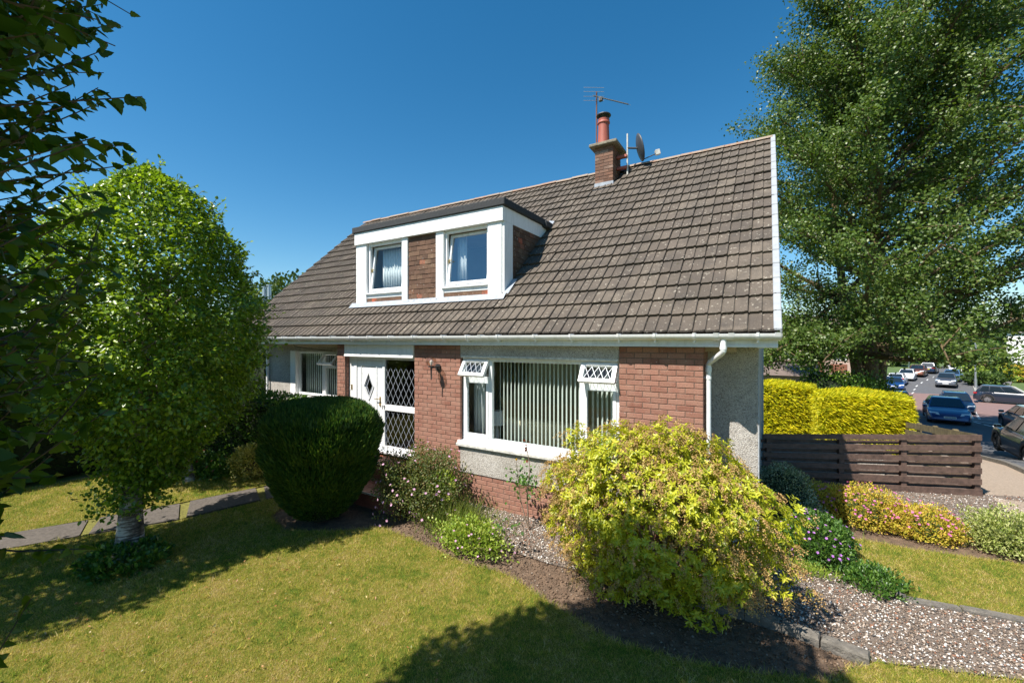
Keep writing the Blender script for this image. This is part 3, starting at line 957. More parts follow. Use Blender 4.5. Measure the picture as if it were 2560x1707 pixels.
def downpipe(x0, x1, y1, zb, clips):
    b = MB()
    b.tube([(x0, -.178, 2.88), (x0, -.178, 2.72)], .037, 14)
    b.tube([(x0, -.178, 2.77), (x0, -.178, 2.715), (x0 + (x1 - x0) * .1, -.178 + (y1 + .178) * .1, 2.69), (x0 + (x1 - x0) * .9, -.178 + (y1 + .178) * .9, 2.565), (x1, y1, 2.535), (x1, y1, 2.40)], .034, 14)
    b.tube([(x1, y1, 2.48), (x1, y1, zb)], .033, 14)
    b.tube([(x0, -.178, 2.775), (x0, -.178, 2.74)], .042, 14).tube([(x1, y1, 2.50), (x1, y1, 2.44)], .040, 14)
    p = b.build('downpipe', 'white', house, True)
    for z in clips:
        c = MB(); c.tube([(x1, y1, z - .015), (x1, y1, z + .015)], .039, 14).box(x1 - .06, x1 + .0, y1 + .0, y1 + .03, z - .014, z + .014)
        c.build('pipe_clip', 'white', p)
downpipe(-.458, -.655, .10, .0, (2.36, 1.2))
downpipe(-12.1, -11.60, .44, .0, (2.1, 1.0))
# loose cable under the gutter
part('cable', 'dark', lambda b: b.tube([(-9.55, -.1, 2.80), (-9.5, -.1, 2.72), (-9.3, .1, 2.66), (-9.05, .35, 2.62), (-8.9, .48, 2.6)], .006, 5))
# ------------------------------------------------------------------ dormer
dormer = part('dormer', 'white_paint', lambda b: (
    b.box(-8.25, -7.90, .64, .72, 3.715, 5.062, .004).box(-6.78, -6.61, .645, .72, 3.66, 5.06, .004)
     .box(-5.815, -5.612, .645, .72, 3.66, 5.06, .004).box(-4.525, -4.215, .64, .72, 3.70, 5.062, .004)
     .box(-8.262, -4.165, .60, .73, 5.066, 5.335, .004)                 # front fascia
     .extrude([(.66, 3.705), (.965, 3.96), (.965, 5.062), (.66, 5.062)], 0, -4.212, -4.165)   # side board
     .extrude([(.732, 5.066), (2.36, 5.066), (2.62, 5.335), (.732, 5.335)], 0, -4.20, -4.167)
     .extrude([(.66, 3.705), (.965, 3.96), (.965, 5.062), (.66, 5.062)], 0, -8.27, -8.252)
     .box(-7.895, -6.785, .66, .72, 3.815, 3.90).box(-5.608, -4.53, .66, .72, 3.815, 3.90)))
part('dormer_wall', 'room', lambda b: b.extrude([(.73, 3.6), (.73, 5.3), (2.6, 5.3)], 0, -4.30, -4.215).extrude([(.73, 3.6), (.73, 5.3), (2.6, 5.3)], 0, -8.24, -8.16)
     .box(-6.62, -5.80, .69, .78, 3.6, 5.2).box(-8.2, -4.3, .69, .78, 3.5, 3.78).box(-8.2, -4.3, .72, 2.6, 5.15, 5.3), dormer)
part('flat_roof', 'felt', lambda b: b.box(-8.31, -4.11, .565, 2.72, 5.339, 5.475, .012).box(-4.19, -4.06, 2.2, 2.75, 5.30, 5.44, .02), dormer)
def flash(b):
    pts = []
    for x0, x1 in ((-8.36, -4.10),):
        v0 = (.53 - YE) / CA; v1 = (.665 - YE) / CA
        b.quad(rp(x0, v0 + .03, .058), rp(x1, v0 + .03, .058), rp(x1, v1, .075), rp(x0, v1, .075))
        b.quad(rp(x0, v1, .075), rp(x1, v1, .075), (x1, .665, 3.728), (x0, .665, 3.728))
    b.quad(rp(-4.16, (.665 - YE) / CA, .075), rp(-4.06, (.665 - YE) / CA, .065), rp(-4.06, (1.0 - YE) / CA, .065), rp(-4.16, (1.0 - YE) / CA, .07))
part('lead_flashing', 'lead', flash, dormer)
part('lead_flashing', 'lead', lambda b: b.quad(rp(-4.15, (2.58 - YE) / CA, .08), rp(-4.07, (2.56 - YE) / CA, .06), rp(-4.07, (2.66 - YE) / CA, .06), rp(-4.2, (2.68 - YE) / CA, .08)), dormer)
hb = MB()
i0 = len(hb.v)
hb.v += [(0, -.012, 0), (.156, -.012, 0), (.156, .0, .16), (0, .0, .16), (0, 0, 0), (.156, 0, 0), (.156, .006, .16), (0, .006, .16)]
hb.f += [(0, 1, 2, 3), (4, 7, 6, 5), (0, 4, 5, 1), (1, 5, 6, 2), (2, 6, 7, 3), (3, 7, 4, 0)]
hmesh = hb.mesh('wall_tile'); hmesh.materials.append(MT['hung_tile'])
ph = .1015
for r in range(14):
    z = 3.64 + r * ph
    off = .08 if r % 2 else 0
    for q in range(6):
        x = -6.605 + q * .158 - off
        a, b_ = max(x, -6.605), min(x + .156, -5.82)
        if b_ - a < .03: continue
        o = inst('wall_tile', hmesh, dormer, (a, .684 + random.uniform(-.003, .003), z + random.uniform(-.004, .004)), Matrix.Rotation(random.uniform(-.015, .015), 4, 'Y'))
        o.scale = ((b_ - a) / .156, 1, 1)
for x0, nt in ((-7.893, 7), (-5.605, 7)):
    for q in range(nt):
        o = inst('wall_tile', hmesh, dormer, (x0 + q * .1545, .668, 3.70), Matrix.Rotation(random.uniform(-.01, .01), 4, 'Y')); o.scale = (.985, 1, .74)
for r in range(14):                                                   # right cheek
    z = 3.66 + r * ph
    ymax = (z + .02 - 2.94) / .904 - .14
    if z > 5.0: continue
    q = 0
    y = .962 - (.08 if r % 2 else 0)
    while y < ymax:
        a = max(y, .962); e = min(y + .156, ymax + .1)
        if e - a > .03:
            o = inst('wall_tile', hmesh, dormer, (-4.186 + random.uniform(-.002, .002), a, z), Matrix.Rotation(R(90), 4, 'Z'))
            o.scale = ((e - a) / .156, 1, 1)
        y += .158

# ------------------------------------------------------------------ windows
def frame_box(b, x0, x1, z0, z1, y0, y1, w, c=.004):
    b.box(x0, x0 + w, y0, y1, z0, z1, c).box(x1 - w, x1, y0, y1, z0, z1, c)
    b.box(x0 + w - .002, x1 - w + .002, y0 + .001, y1, z0, z0 + w, c).box(x0 + w - .002, x1 - w + .002, y0 + .001, y1, z1 - w, z1, c)
def pane(x0, x1, z0, z1, y, parent, mat='glass', M=None):
    b = MB().quad((x0, y, z0), (x1, y, z0), (x1, y, z1), (x0, y, z1))
    if M: b.rot(M)
    return b.build('pane', mat, parent)
def tilt(y, z, ang):
    T = Matrix.Translation((0, y, z))
    return T @ Matrix.Rotation(ang, 4, 'X') @ T.inverted()
def lattice(b, x0, x1, z0, z1, y, dx, dz, w=.012, t=.004):
    """diamond strips clipped to a rectangle"""
    n = int((x1 - x0) / dx + (z1 - z0) / dz) + 3
    for sgn in (1, -1):
        for i in range(-n, n + 1):
            pts = []
            xa = x0 + i * dx
            # line: x = xa + sgn*dx/dz*(z-z0)
            k = sgn * dx / dz
            zs = [z0, z1]
            za, zb = z0, z1
            for xb in (x0, x1):
                zz = z0 + (xb - xa) / k
                zs.append(zz)
            zs = sorted(zs)
            cand = [z for z in zs if z0 - 1e-6 <= z <= z1 + 1e-6 and x0 - 1e-6 <= xa + k * (z - z0) <= x1 + 1e-6]
            if len(cand) < 2 or cand[-1] - cand[0] < .01: continue
            za, zb = cand[0], cand[-1]
            p, q = Vector((xa + k * (za - z0), y, za)), Vector((xa + k * (zb - z0), y, zb))
            d = (q - p).normalized(); s = Vector((-d.z, 0, d.x)) * w / 2
            yy = y - (t if sgn > 0 else 2.2 * t)
            b.quad(*[(v.x, yy, v.z) for v in (p - s, q - s, q + s, p + s)])
# the big front window
wb = MB()
Y0, Y1 = .07, .135
wb.box(-4.675, -1.82, Y0, Y1, 1.085, 1.16, .004).box(-4.675, -1.82, Y0, Y1, 2.485, 2.55, .004)
for a, b_ in ((-4.675, -4.62), (-4.115, -4.045), (-2.445, -2.375), (-1.875, -1.82)):
    wb.box(a, b_, Y0 - .002, Y1, 1.155, 2.49, .004)
wb.box(-4.625, -4.11, Y0 - .01, Y1, 2.145, 2.215, .004).box(-2.38, -1.87, Y0 - .01, Y1, 2.145, 2.215, .004)
win = wb.build('window', 'white', house)
sa = MB(); frame_box(sa, -4.62, -4.115, 1.16, 2.15, Y0 - .012, Y0 + .04, .052); sa.build('sash', 'white', win)
sa = MB(); frame_box(sa, -2.375, -1.875, 1.16, 2.15, Y0 - .012, Y0 + .04, .052); sa.build('sash', 'white', win)
pane(-4.57, -4.165, 1.21, 2.10, Y0 + .02, win); pane(-2.325, -1.925, 1.21, 2.10, Y0 + .02, win); pane(-4.045, -2.445, 1.16, 2.487, Y0 + .02, win)
for x0, x1 in ((-4.645, -4.105), (-2.40, -1.845)):
    M = tilt(Y0, 2.50, R(-33))
    v = MB(); frame_box(v, x0, x1, 2.185, 2.515, Y0 - .03, Y0 + .03, .062); v.box(x0 + .1, x1 - .1, Y0 - .045, Y0 - .03, 2.468, 2.486); v.rot(M)
    s_ = v.build('vent_sash', 'white', win)
    pane(x0 + .06, x1 - .06, 2.245, 2.455, Y0, win, 'glass', M)
    v = MB(); lattice(v, x0 + .062, x1 - .062, 2.247, 2.453, Y0 - .002, .105, .20, .007); v.rot(M); v.build('lattice', 'lattice', win)
    for xx in (x0 + .04, x1 - .04):
        MB().tube([(xx, Y0 - .13, 2.25), (xx, Y0 + .03, 2.25)], .008, 5).build('stay_arm', 'alu', win)
part('window_sill', 'white', lambda b: b.box(-4.72, -1.80, -.035, .10, 1.045, 1.085, .006), win)
part('window_sill', 'old_white', lambda b: b.box(-4.735, -1.80, -.065, .10, .985, 1.043, .01), win)

# left window in the set-back wall
wb = MB()
yl0, yl1 = .58, .64
frame_box(wb, -10.42, -8.72, 1.47, 2.575, yl0, yl1, .05)
wb.box(-9.42, -9.30, yl0 - .004, yl1, 1.52, 2.53, .004).box(-9.31, -8.76, yl0 - .008, yl1, 2.17, 2.24, .004)
lw = wb.build('window', 'white', house)
pane(-10.375, -9.42, 1.52, 2.525, yl0 + .02, lw); pane(-9.3, -8.77, 1.52, 2.17, yl0 + .02, lw)
M = tilt(yl0, 2.53, R(-38))
v = MB(); frame_box(v, -9.34, -8.78, 2.20, 2.54, yl0 - .03, yl0 + .02, .055); v.rot(M); v.build('vent_sash', 'white', lw)
pane(-9.29, -8.83, 2.25, 2.49, yl0 - .005, lw, 'glass', M)
part('window_reveal', 'white_paint', lambda b: b.box(-10.65, -10.42, .498, .64, 1.44, 2.58, .004), lw)
part('window_sill', 'white_paint', lambda b: b.box(-10.71, -8.70, .42, .6, 1.375, 1.445, .008), lw)

# dormer windows, tilted inwards
for x0, x1, curt in ((-7.83, -6.785, 1), (-5.555, -4.53, 0)):
    wb = MB(); frame_box(wb, x0 - .06, x1, 3.905, 5.062, .70, .765, .055)
    wb.box(x0 - .095, x1, .615, .72, 3.898, 3.925, .004)
    dw = wb.build('window', 'white', dormer)
    M = tilt(.70, 3.97, R(-7))
    v = MB(); frame_box(v, x0 - .005, x1 + .0, 3.965, 5.01, .685, .735, .06); v.rot(M); v.build('sash', 'white', dw)
    pane(x0 + .05, x1 - .05, 4.02, 4.955, .705, dw, 'glass' if curt else 'glass_sky', M)
    v = MB(); v.box(x0 + .012, x0 + .03, .66, .685, 4.42, 4.50).box(x0 + .012, x0 + .10, .645, .66, 4.46, 4.475); v.rot(M); v.build('handle', 'brass', dw)

def curtain(name, label, x0, x1, y, z0, z1, mat, cat='curtain', folds=9, amp=.025):
    n = folds * 6
    V = []
    for z in (z0, z1):
        for i in range(n + 1):
            t = i / n
            V.append((x0 + (x1 - x0) * t, y + amp * math.sin(t * folds * 2 * math.pi + .4 * math.sin(t * 17)), z))
    F = np.array([(i, i + 1, n + 2 + i, n + 1 + i) for i in range(n)])
    o = obj_np(name, V, F, mat, None, True)
    md = o.modifiers.new('thick', 'SOLIDIFY'); md.thickness = .004
    return tag(o, label, cat)
curtain('net_curtain', 'white net curtain drawn across the left dormer window', -7.72, -6.75, .97, 3.85, 4.95, 'net', folds=12)
curtain('net_curtain', 'narrow pale curtain at the left edge of the right dormer window', -5.50, -5.25, .97, 3.85, 5.0, 'net', folds=3)
curtain('net_curtain', 'thin pale curtain at the right edge of the right dormer window', -4.66, -4.5, .97, 3.85, 5.0, 'net', folds=3)
curtain('net_curtain', 'pale tied back curtain at the left of the big front window', -4.68, -4.42, .42, 1.1, 2.55, 'net', folds=4)
curtain('red_curtain', 'dark red curtain behind the left light of the big front window', -4.66, -4.48, .50, .6, 2.1, 'redcloth', folds=3)

# ------------------------------------------------------------------ blinds, sofa, table lamp
def blind(label, spans, y, z0, z1, ang, sp, loc):
    t = thing('vertical_blind', label, 'blind', loc)
    rail = MB()
    for a, b_ in spans: rail.box(a, b_, y - .02, y + .02, z1, z1 + .04)
    rail.build('head_rail', 'white', t)
    sm = MB()
    w = .040
    for k in range(2):
        yy = .0012 * (1 if k else -1)
        sm.v += [(-w, yy, 0), (0, yy + .004, 0), (w, yy, 0), (-w, yy, z1 - z0), (0, yy + .004, z1 - z0), (w, yy, z1 - z0)]
    sm.f += [(0, 1, 4, 3), (1, 2, 5, 4), (6, 9, 10, 7), (7, 10, 11, 8), (0, 3, 9, 6), (2, 8, 11, 5)]
    me = sm.mesh('slat'); me.materials.append(MT['blind'])
    for a, b_ in spans:
        x = a + sp * .6
        while x < b_:
            inst('slat', me, t, (x, y, z0), Matrix.Rotation(ang + random.uniform(-.05, .05), 4, 'Z'))
            x += sp
    return t
blind('pale green vertical blind with open slats in the big front window', [(-4.42, -4.13), (-4.05, -2.40), (-2.35, -1.85)], .27, 1.12, 2.50, R(131), .074, (-3.2, .27, 1.1))
blind('closed grey green vertical blind in the left ground floor window', [(-10.36, -8.75)], .75, 1.50, 2.54, R(163), .08, (-9.5, .75, 1.5))
sofa = thing('sofa', 'beige sofa with its back to the big front window', 'sofa', (-3.2, 1.15, .48))
for nm, bx in (('backrest', (-4.2, -2.0, .72, .98, .60, 1.40)), ('seat', (-4.1, -2.1, .98, 1.6, .58, .92)), ('armrest', (-4.24, -4.0, .74, 1.6, .56, 1.15)), ('armrest', (-2.22, -1.98, .74, 1.6, .56, 1.15))):
    b = MB().box(*bx, .03)
    o = b.build(nm, 'sofa', sofa, True)
    md = o.modifiers.new('round', 'BEVEL'); md.width = .06; md.segments = 3
for x in (-4.15, -2.1):
    for y in (.8, 1.5):
        MB().box(x - .03, x + .03, y - .03, y + .03, .48, .58).build('leg', 'dark', sofa)
tl = thing('table_lamp', 'table lamp with pale shade behind the left light of the front window', 'lamp', (-4.45, .85, .48))
MB().lathe(-4.45, .85, [(.02, 1.52), (.11, 1.5), (.17, 1.24), (.165, 1.24), (.105, 1.495)], 18).build('lamp_shade', 'net', tl, True)
MB().lathe(-4.45, .85, [(.0, .482), (.14, .482), (.14, .50), (.03, .54), (.025, .9), (.05, 1.05), (.02, 1.25), (0, 1.25)], 14).build('lamp_base', 'white', tl, True)

# ------------------------------------------------------------------ porch
porch = part('porch_header', 'white', lambda b: b.box(-7.805, -5.795, -.03, .3, 2.515, 2.765, .005).box(-7.805, -5.795, -.036, -.03, 2.513, 2.548))
part('porch_side', 'white_paint', lambda b: b.box(-7.812, -7.64, .105, .2, .55, 2.513, .004).box(-7.78, -7.74, .10, .106, 1.78, 1.86))
scr = MB()
scr.box(-7.638, -7.56, .095, .17, .60, 2.512, .004).box(-6.77, -6.70, .095, .17, .60, 2.512, .004).box(-7.56, -6.77, .097, .17, 2.43, 2.512, .004)
scr.box(-6.70, -5.80, .097, .17, 2.455, 2.512, .004).box(-6.70, -5.80, .093, .17, 1.425, 1.54, .004).box(-6.70, -5.80, .097, .17, .60, .70, .004).box(-5.83, -5.79, .096, .17, .68, 2.47, .004)
screen = scr.build('entrance_screen', 'white', house)
part('threshold', 'white', lambda b: b.box(-7.64, -5.79, .02, .18, .555, .602, .006), screen)
pane(-6.70, -5.83, 1.54, 2.455, .13, screen, 'door_glass'); pane(-6.70, -5.83, .70, 1.425, .13, screen, 'door_glass')
v = MB(); lattice(v, -6.70, -5.83, 1.54, 2.30, .125, .145, .255, .0052); v.build('lattice', 'lattice', screen)
v = MB(); lattice(v, -6.70, -5.83, .70, 1.425, .125, .145, .255, .0052); v.build('lattice', 'lattice', screen)
DCX, DCZ, DW, DH = -7.19, 1.89, .128, .258
door = MB()
door.box(-7.555, -6.775, .115, .165, .605, DCZ - DH, .004).box(-7.555, -6.775, .115, .165, DCZ + DH, 2.425, .004)
for s in (-1, 1):
    xe = -7.555 if s < 0 else -6.775
    poly = [(xe, DCZ - DH), (DCX, DCZ - DH), (DCX + s * DW, DCZ), (DCX, DCZ + DH), (xe, DCZ + DH)]
    i = len(door.v)
    for y in (.115, .165): door.v += [(p[0], y, p[1]) for p in poly]
    door.f += [tuple(range(i, i + 5)), tuple(range(i + 5, i + 10))] + [(i + k, i + (k + 1) % 5, i + 5 + (k + 1) % 5, i + 5 + k) for k in range(5)]
for z0, z1 in ((1.30, 2.33), (.72, 1.2)):                                # raised panel mouldings
    for a in ((-7.43, -7.41, z0, z1), (-6.96, -6.94, z0, z1), (-7.41, -6.96, z0, z0 + .02), (-7.41, -6.96, z1 - .02, z1)):
        door.box(a[0], a[1], .100, .116, a[2], a[3], .003)
for s in (-1, 1):
    for q in (-1, 1):
        p, e = Vector((DCX + s * (DW + .02), 0, DCZ)), Vector((DCX, 0, DCZ + q * (DH + .035)))
        d = (e - p).normalized(); n_ = Vector((-d.z, 0, d.x)) * .009
        i = len(door.v)
        for y in (.098, .116): door.v += [(w.x, y, w.z) for w in (p - n_, e - n_, e + n_, p + n_)]
        door.f += [(i, i + 1, i + 2, i + 3), (i, i + 1, i + 5, i + 4), (i + 2, i + 3, i + 7, i + 6), (i + 1, i + 2, i + 6, i + 5), (i, i + 3, i + 7, i + 4)]
dr = door.build('door', 'white', house)
MB().quad((DCX - DW, .135, DCZ), (DCX, .135, DCZ - DH), (DCX + DW, .135, DCZ), (DCX, .135, DCZ + DH)).build('pane', 'door_glass', dr)
v = MB()
for f in (-.33, 0.33):
    for s in (1, -1):
        c_ = Vector((DCX + f * DW, .13, DCZ + f * DH * s)); d = Vector((DW, 0, -DH * s)) * .5
        d2 = d.normalized(); n_ = Vector((-d2.z, 0, d2.x)) * .005
        v.quad(c_ - d * (1) - n_, c_ + d - n_, c_ + d + n_, c_ - d + n_)
v.build('lattice', 'lattice', dr)
v = MB(); v.box(-6.862, -6.832, .100, .116, 1.49, 1.69, .004).tube([(-6.847, .1, 1.645), (-6.847, .06, 1.645), (-6.96, .06, 1.645)], .009, 6).tube([(-6.847, .1, 1.53), (-6.847, .085, 1.53)], .012, 8)
v.build('door_handle', 'brass', dr)
v = MB().box(-7.742, -7.70, .092, .106, 1.79, 1.90, .004); v.build('bell_push', 'brass', house)
def text(body, size, M, mat, parent, local=False, name='lettering'):
    cu = bpy.data.curves.new(name, 'FONT'); cu.body = body; cu.size = size; cu.extrude = .002; cu.align_x = 'CENTER'
    ob = bpy.data.objects.new('tmp', cu); COL.objects.link(ob)
    dg = bpy.context.evaluated_depsgraph_get()
    me = bpy.data.meshes.new_from_object(ob.evaluated_get(dg))
    bpy.data.objects.remove(ob); bpy.data.curves.remove(cu)
    me.transform(M); me.materials.clear(); me.materials.append(MT[mat]); me.name = name
    o = bpy.data.objects.new(name, me)
    return link(o, parent, local)
text('19', .115, Matrix.Translation((-6.735, .09, 1.445)) @ Matrix.Rotation(R(90), 4, 'X'), 'dark', house, name='house_number')
part('hall', 'room', lambda b: b.box(-7.9, -5.63, 2.2, 2.3, .4, 2.7))
steps = part('steps', 'step', lambda b: b.box(-7.81, -5.4, -.46, .09, -.02, .505).box(-7.81, -5.1, -1.05, -.462, -.02, .235))
tb = {}
def step_tile(x0, x1, y0, y1, z0, z1):
    b = MB().box(x0, x1, y0, y1, z0, z1, .003); return b.build('step_tile', 'terracotta', steps)
for i in range(16):
    x = -7.81 + i * .15
    step_tile(x + .003, x + .147, -.475, -.40, .507, .525); step_tile(x + .003, x + .147, -.395, -.2, .507, .523); step_tile(x + .003, x + .147, -.195, .02, .507, .523)
    step_tile(x + .003, x + .147, -.472, -.46, .39, .505); step_tile(x + .003, x + .147, -.472, -.46, .26, .386)
for i in range(18):
    x = -7.81 + i * .15
    for k in range(3):
        step_tile(x + .003, x + .147, -1.06 + k * .197, -.869 + k * .197, .237, .254)
part('step_nosing', 'old_white', lambda b: b.box(-7.81, -5.1, -1.075, -1.06, .225, .252), steps)

# wall lamp on the brick
lp = on_plane(1078, 905, -.20)
wl = thing('wall_lamp', 'round glass wall lamp on black bracket on brick beside the entrance', 'lamp', (lp.x, 0, lp.z - .1))
MB().lathe(lp.x, -.20, [(.028, lp.z - .085), (.07, lp.z - .06), (.098, lp.z), (.085, lp.z + .05), (.05, lp.z + .088), (.0, lp.z + .1)], 18).build('globe', 'lampglass', wl, True)
b = MB().lathe(lp.x, -.20, [(0, lp.z - .09), (.055, lp.z - .09), (.05, lp.z - .07), (0, lp.z - .07)], 14)
b.tube([(lp.x, -.2, lp.z - .08), (lp.x, -.2, lp.z - .32)], [.018, .010], 8).tube([(lp.x, -.2, lp.z - .10), (lp.x + .0, -.0, lp.z - .10)], .015, 8)
b.build('bracket', 'dark', wl, True)
MB().lathe(lp.x, lp.z - .10, [(0, -.03), (.06, -.03), (.06, -.001)], 14, 'y').build('wall_plate', 'dark', wl)
MB().lathe(lp.x, -.20, [(0, lp.z + .04), (.026, lp.z + .02), (.028, lp.z - .01), (.013, lp.z - .06), (0, lp.z - .06)], 10).build('bulb', 'net', wl, True)

# ------------------------------------------------------------------ chimney
CX0, CX1, CY0, CY1 = -3.55, -3.11, 3.80, 4.42
chim = part('chimney', 'mortar', lambda b: b.box(CX0 + .008, CX1 - .008, CY0 + .008, CY1 - .008, 6.2, 7.50))
ch_rest = MB()
ncs = 0
z = 6.62; r = 0
while z < 7.46:
    h = min(BH - .01, 7.48 - z)
    xs = CX0; first = .215 if r % 2 == 0 else .105
    while xs < CX1 - .02:
        L = min(first, CX1 - xs)
        add_brick(xs + L / 2, CY0, z + h / 2, L, h, True, 0, chim, 'chimney_brick', 'chimney_brick', ch_rest)
        xs += L + .01; first = .215
    ysx = CY0 + .012; first = .105 if r % 2 == 0 else .2
    while ysx < CY1 - .03:
        L = min(first, CY1 - ysx)
        add_brick(ysx + L / 2, CX1, z + h / 2, L, h, r < 14, R(90), chim, 'chimney_brick', 'chimney_brick', ch_rest)
        ysx += L + .01; first = .215
    z += BH; r += 1
for acc, par, nm, mt in ((rest, house, 'brick', 'brick'), (ch_rest, chim, 'brick', 'chimney_brick')):
    if acc.v:
        me = bpy.data.meshes.new('joined_bricks'); me.from_pydata(acc.v, [], acc.f); me.update(); me.materials.append(MT[mt])
        o = bpy.data.objects.new(nm, me); link(o, par); o['kind'] = 'stuff'
part('lead_apron', 'lead', lambda b: b.box(CX0 - .012, CX1 + .012, CY0 - .014, CY0 + .3, 6.40, 6.62).quad((CX0 - .05, CY0 - .13, 6.40 + .02), (CX1 + .08, CY0 - .13, 6.42), (CX1 + .08, CY0, 6.56), (CX0 - .05, CY0, 6.54)), chim)
part('cap_slab', 'slab', lambda b: b.box(CX0 - .12, CX1 + .12, CY0 - .11, CY1 + .1, 7.48, 7.555, .015), chim)
pcx, pcy = -3.42, 4.05
part('chimney_pot', 'pot', lambda b: b.lathe(pcx, pcy, [(.0, 7.55), (.15, 7.55), (.145, 7.6), (.128, 8.05), (.128, 8.12), (.15, 8.14), (.15, 8.17), (.135, 8.19), (.14, 8.24), (.11, 8.24), (.11, 8.1)], 20), chim, True)
def cowl(b):
    b.lathe(pcx, pcy, [(.0, 8.37), (.17, 8.355), (.178, 8.335), (.172, 8.325), (0, 8.345)], 20)
    for j in range(14):
        t = 2 * math.pi * j / 14
        b.tube([(pcx + .115 * math.cos(t), pcy + .115 * math.sin(t), 8.23), (pcx + .115 * math.cos(t), pcy + .115 * math.sin(t), 8.345)], .007, 4)
part('cowl', 'dark', cowl, chim)
# aerial: a thing of its own, clamped to the stack
ae = thing('tv_aerial', 'rusty mast with a many-armed television aerial above the chimney pot', 'aerial', (-3.60, 4.15, 7.2))
amx, amy = -3.60, 4.05
MB().tube([(amx, amy, 7.1), (amx, amy, 8.98)], .018, 8).tube([(amx, amy, 7.4), (amx + .1, amy, 7.4)], .012, 6).build('mast', 'rust', ae)
b0, b1 = Vector((amx - .05, amy - .08, 8.86)), Vector((amx + .78, amy + .02, 8.46))
MB().tube([b0, b1], .014, 6).box(amx + .08, amx + .16, amy - .08, amy + .0, 8.70, 8.79).build('boom', 'dark', ae)
v = MB()
for i in range(9):
    p = b0.lerp(b1, .12 + i * .107); L = .30 - .012 * i
    q = Vector((.35, 1, .18)).normalized() * L * .62
    v.tube([p - q, p + q], .005, 4)
for z in (-.16, -.06, .06, .16):
    v.tube([b0 + Vector((-.18, -.2, z)), b0 + Vector((.2, .2, z + .08))], .005, 4)
v.build('element', 'alu', ae)
# satellite dish
sd = thing('satellite_dish', 'grey satellite dish on white pole beside the chimney', 'dish', (CX1 + .22, 4.1, 6.9))
px_ = CX1 + .26
MB().tube([(px_, 4.1, 6.75), (px_, 4.1, 7.78)], .020, 8).build('mast', 'old_white', sd)
for _z in (7.22, 6.95): MB().box(CX1 - .0, px_, 4.05, 4.15, _z, _z + .07, .01).build('wall_bracket', 'pot', sd)
dm = MB(); n1, n2 = 6, 24
for i in range(n1 + 1):
    r_ = i / n1
    for j in range(n2):
        t = 2 * math.pi * j / n2
        dm.v.append((.26 * r_ * math.cos(t), .33 * r_ * math.sin(t), .07 * r_ * r_))
for i in range(n1):
    for j in range(n2):
        dm.f.append((i * n2 + j, i * n2 + (j + 1) % n2, (i + 1) * n2 + (j + 1) % n2, (i + 1) * n2 + j))
dd = Vector((.86, .45, .24)).normalized()                       # where the dish looks
up = Vector((0, 0, 1)); sx = up.cross(dd).normalized(); uy = dd.cross(sx)
MD = Matrix((( sx.x, uy.x, dd.x, px_ + .22), (sx.y, uy.y, dd.y, 4.14), (sx.z, uy.z, dd.z, 7.40), (0, 0, 0, 1)))
dm.rot(MD)
do = dm.build('reflector', 'dish', sd, True); md = do.modifiers.new('t', 'SOLIDIFY'); md.thickness = .012
MB().tube([MD @ Vector((0, 0, 0)), (px_, 4.1, 7.44)], .022, 6).tube([MD @ Vector((0, -.30, .05)), MD @ Vector((0, -.24, .40))], .012, 6).build('arm', 'dark', sd)
v = MB().box(-.04, .04, -.06, .06, -.05, .06, .008); v.rot(MD @ Matrix.Translation((0, -.22, .43))); v.build('receiver', 'old_white', sd)
MB().tube([(px_, 4.1, 6.8), (px_ - .03, 4.0, 6.65), (px_ - .12, 3.9, 6.5)], .006, 5).build('cable', 'old_white', sd)
# ================================================================== FENCES AND WALLS
def fence_board(name, A, B, z0a, z1a, z0b, z1b, off, th, mat, parent):
    A, B = Vector((*A, 0)), Vector((*B, 0))
    d = (B - A).normalized(); n = Vector((d.y, -d.x, 0))
    b = MB()
    for o in (off, off + th):
        p, q = A + n * o, B + n * o
        b.v += [(p.x, p.y, z0a), (q.x, q.y, z0b), (q.x, q.y, z1b), (p.x, p.y, z1a)]
    b.f += [(0, 1, 2, 3), (7, 6, 5, 4), (0, 4, 5, 1), (1, 5, 6, 2), (2, 6, 7, 3), (3, 7, 4, 0)]
    return b.build(name, mat, parent)
FA, FB = (-.08, 3.885), (3.36, 5.14)
fence = thing('slatted_fence', 'low brown slatted timber fence running from the house gable', 'fence', (1.6, 4.5, 0))
fl = lambda t: (FA[0] + (FB[0] - FA[0]) * t, FA[1] + (FB[1] - FA[1]) * t)
for i in range(5):
    ta, tb_ = .985 - .18 * i, 1.122 - .203 * i
    fence_board('board', FA, FB, ta - .090, ta, tb_ - .105, tb_, .04, .022, 'fencewood', fence)
    fence_board('back_board', FA, FB, ta - .185, ta - .125, tb_ - .21, tb_ - .145, -.062, .022, 'fencewood', fence)
fence_board('kick_board', FA, FB, .0, .10, .0, .12, .045, .03, 'fencewood', fence)
for t in (.02, .37, .655, .975):
    p, q = fl(t), fl(t + .024)
    zt = .985 + (1.122 - .985) * t - .01
    fence_board('post', p, q, -.05, zt, -.05, zt, -.038, .076, 'fencewood', fence)
sf = thing('rail_fence', 'old algae-green fence of overlapping boards running back along the road', 'fence', (3.5, 8, gz(8)))
SA_, SB_ = (3.40, 5.22), (3.62, 11.2)
ns = 4
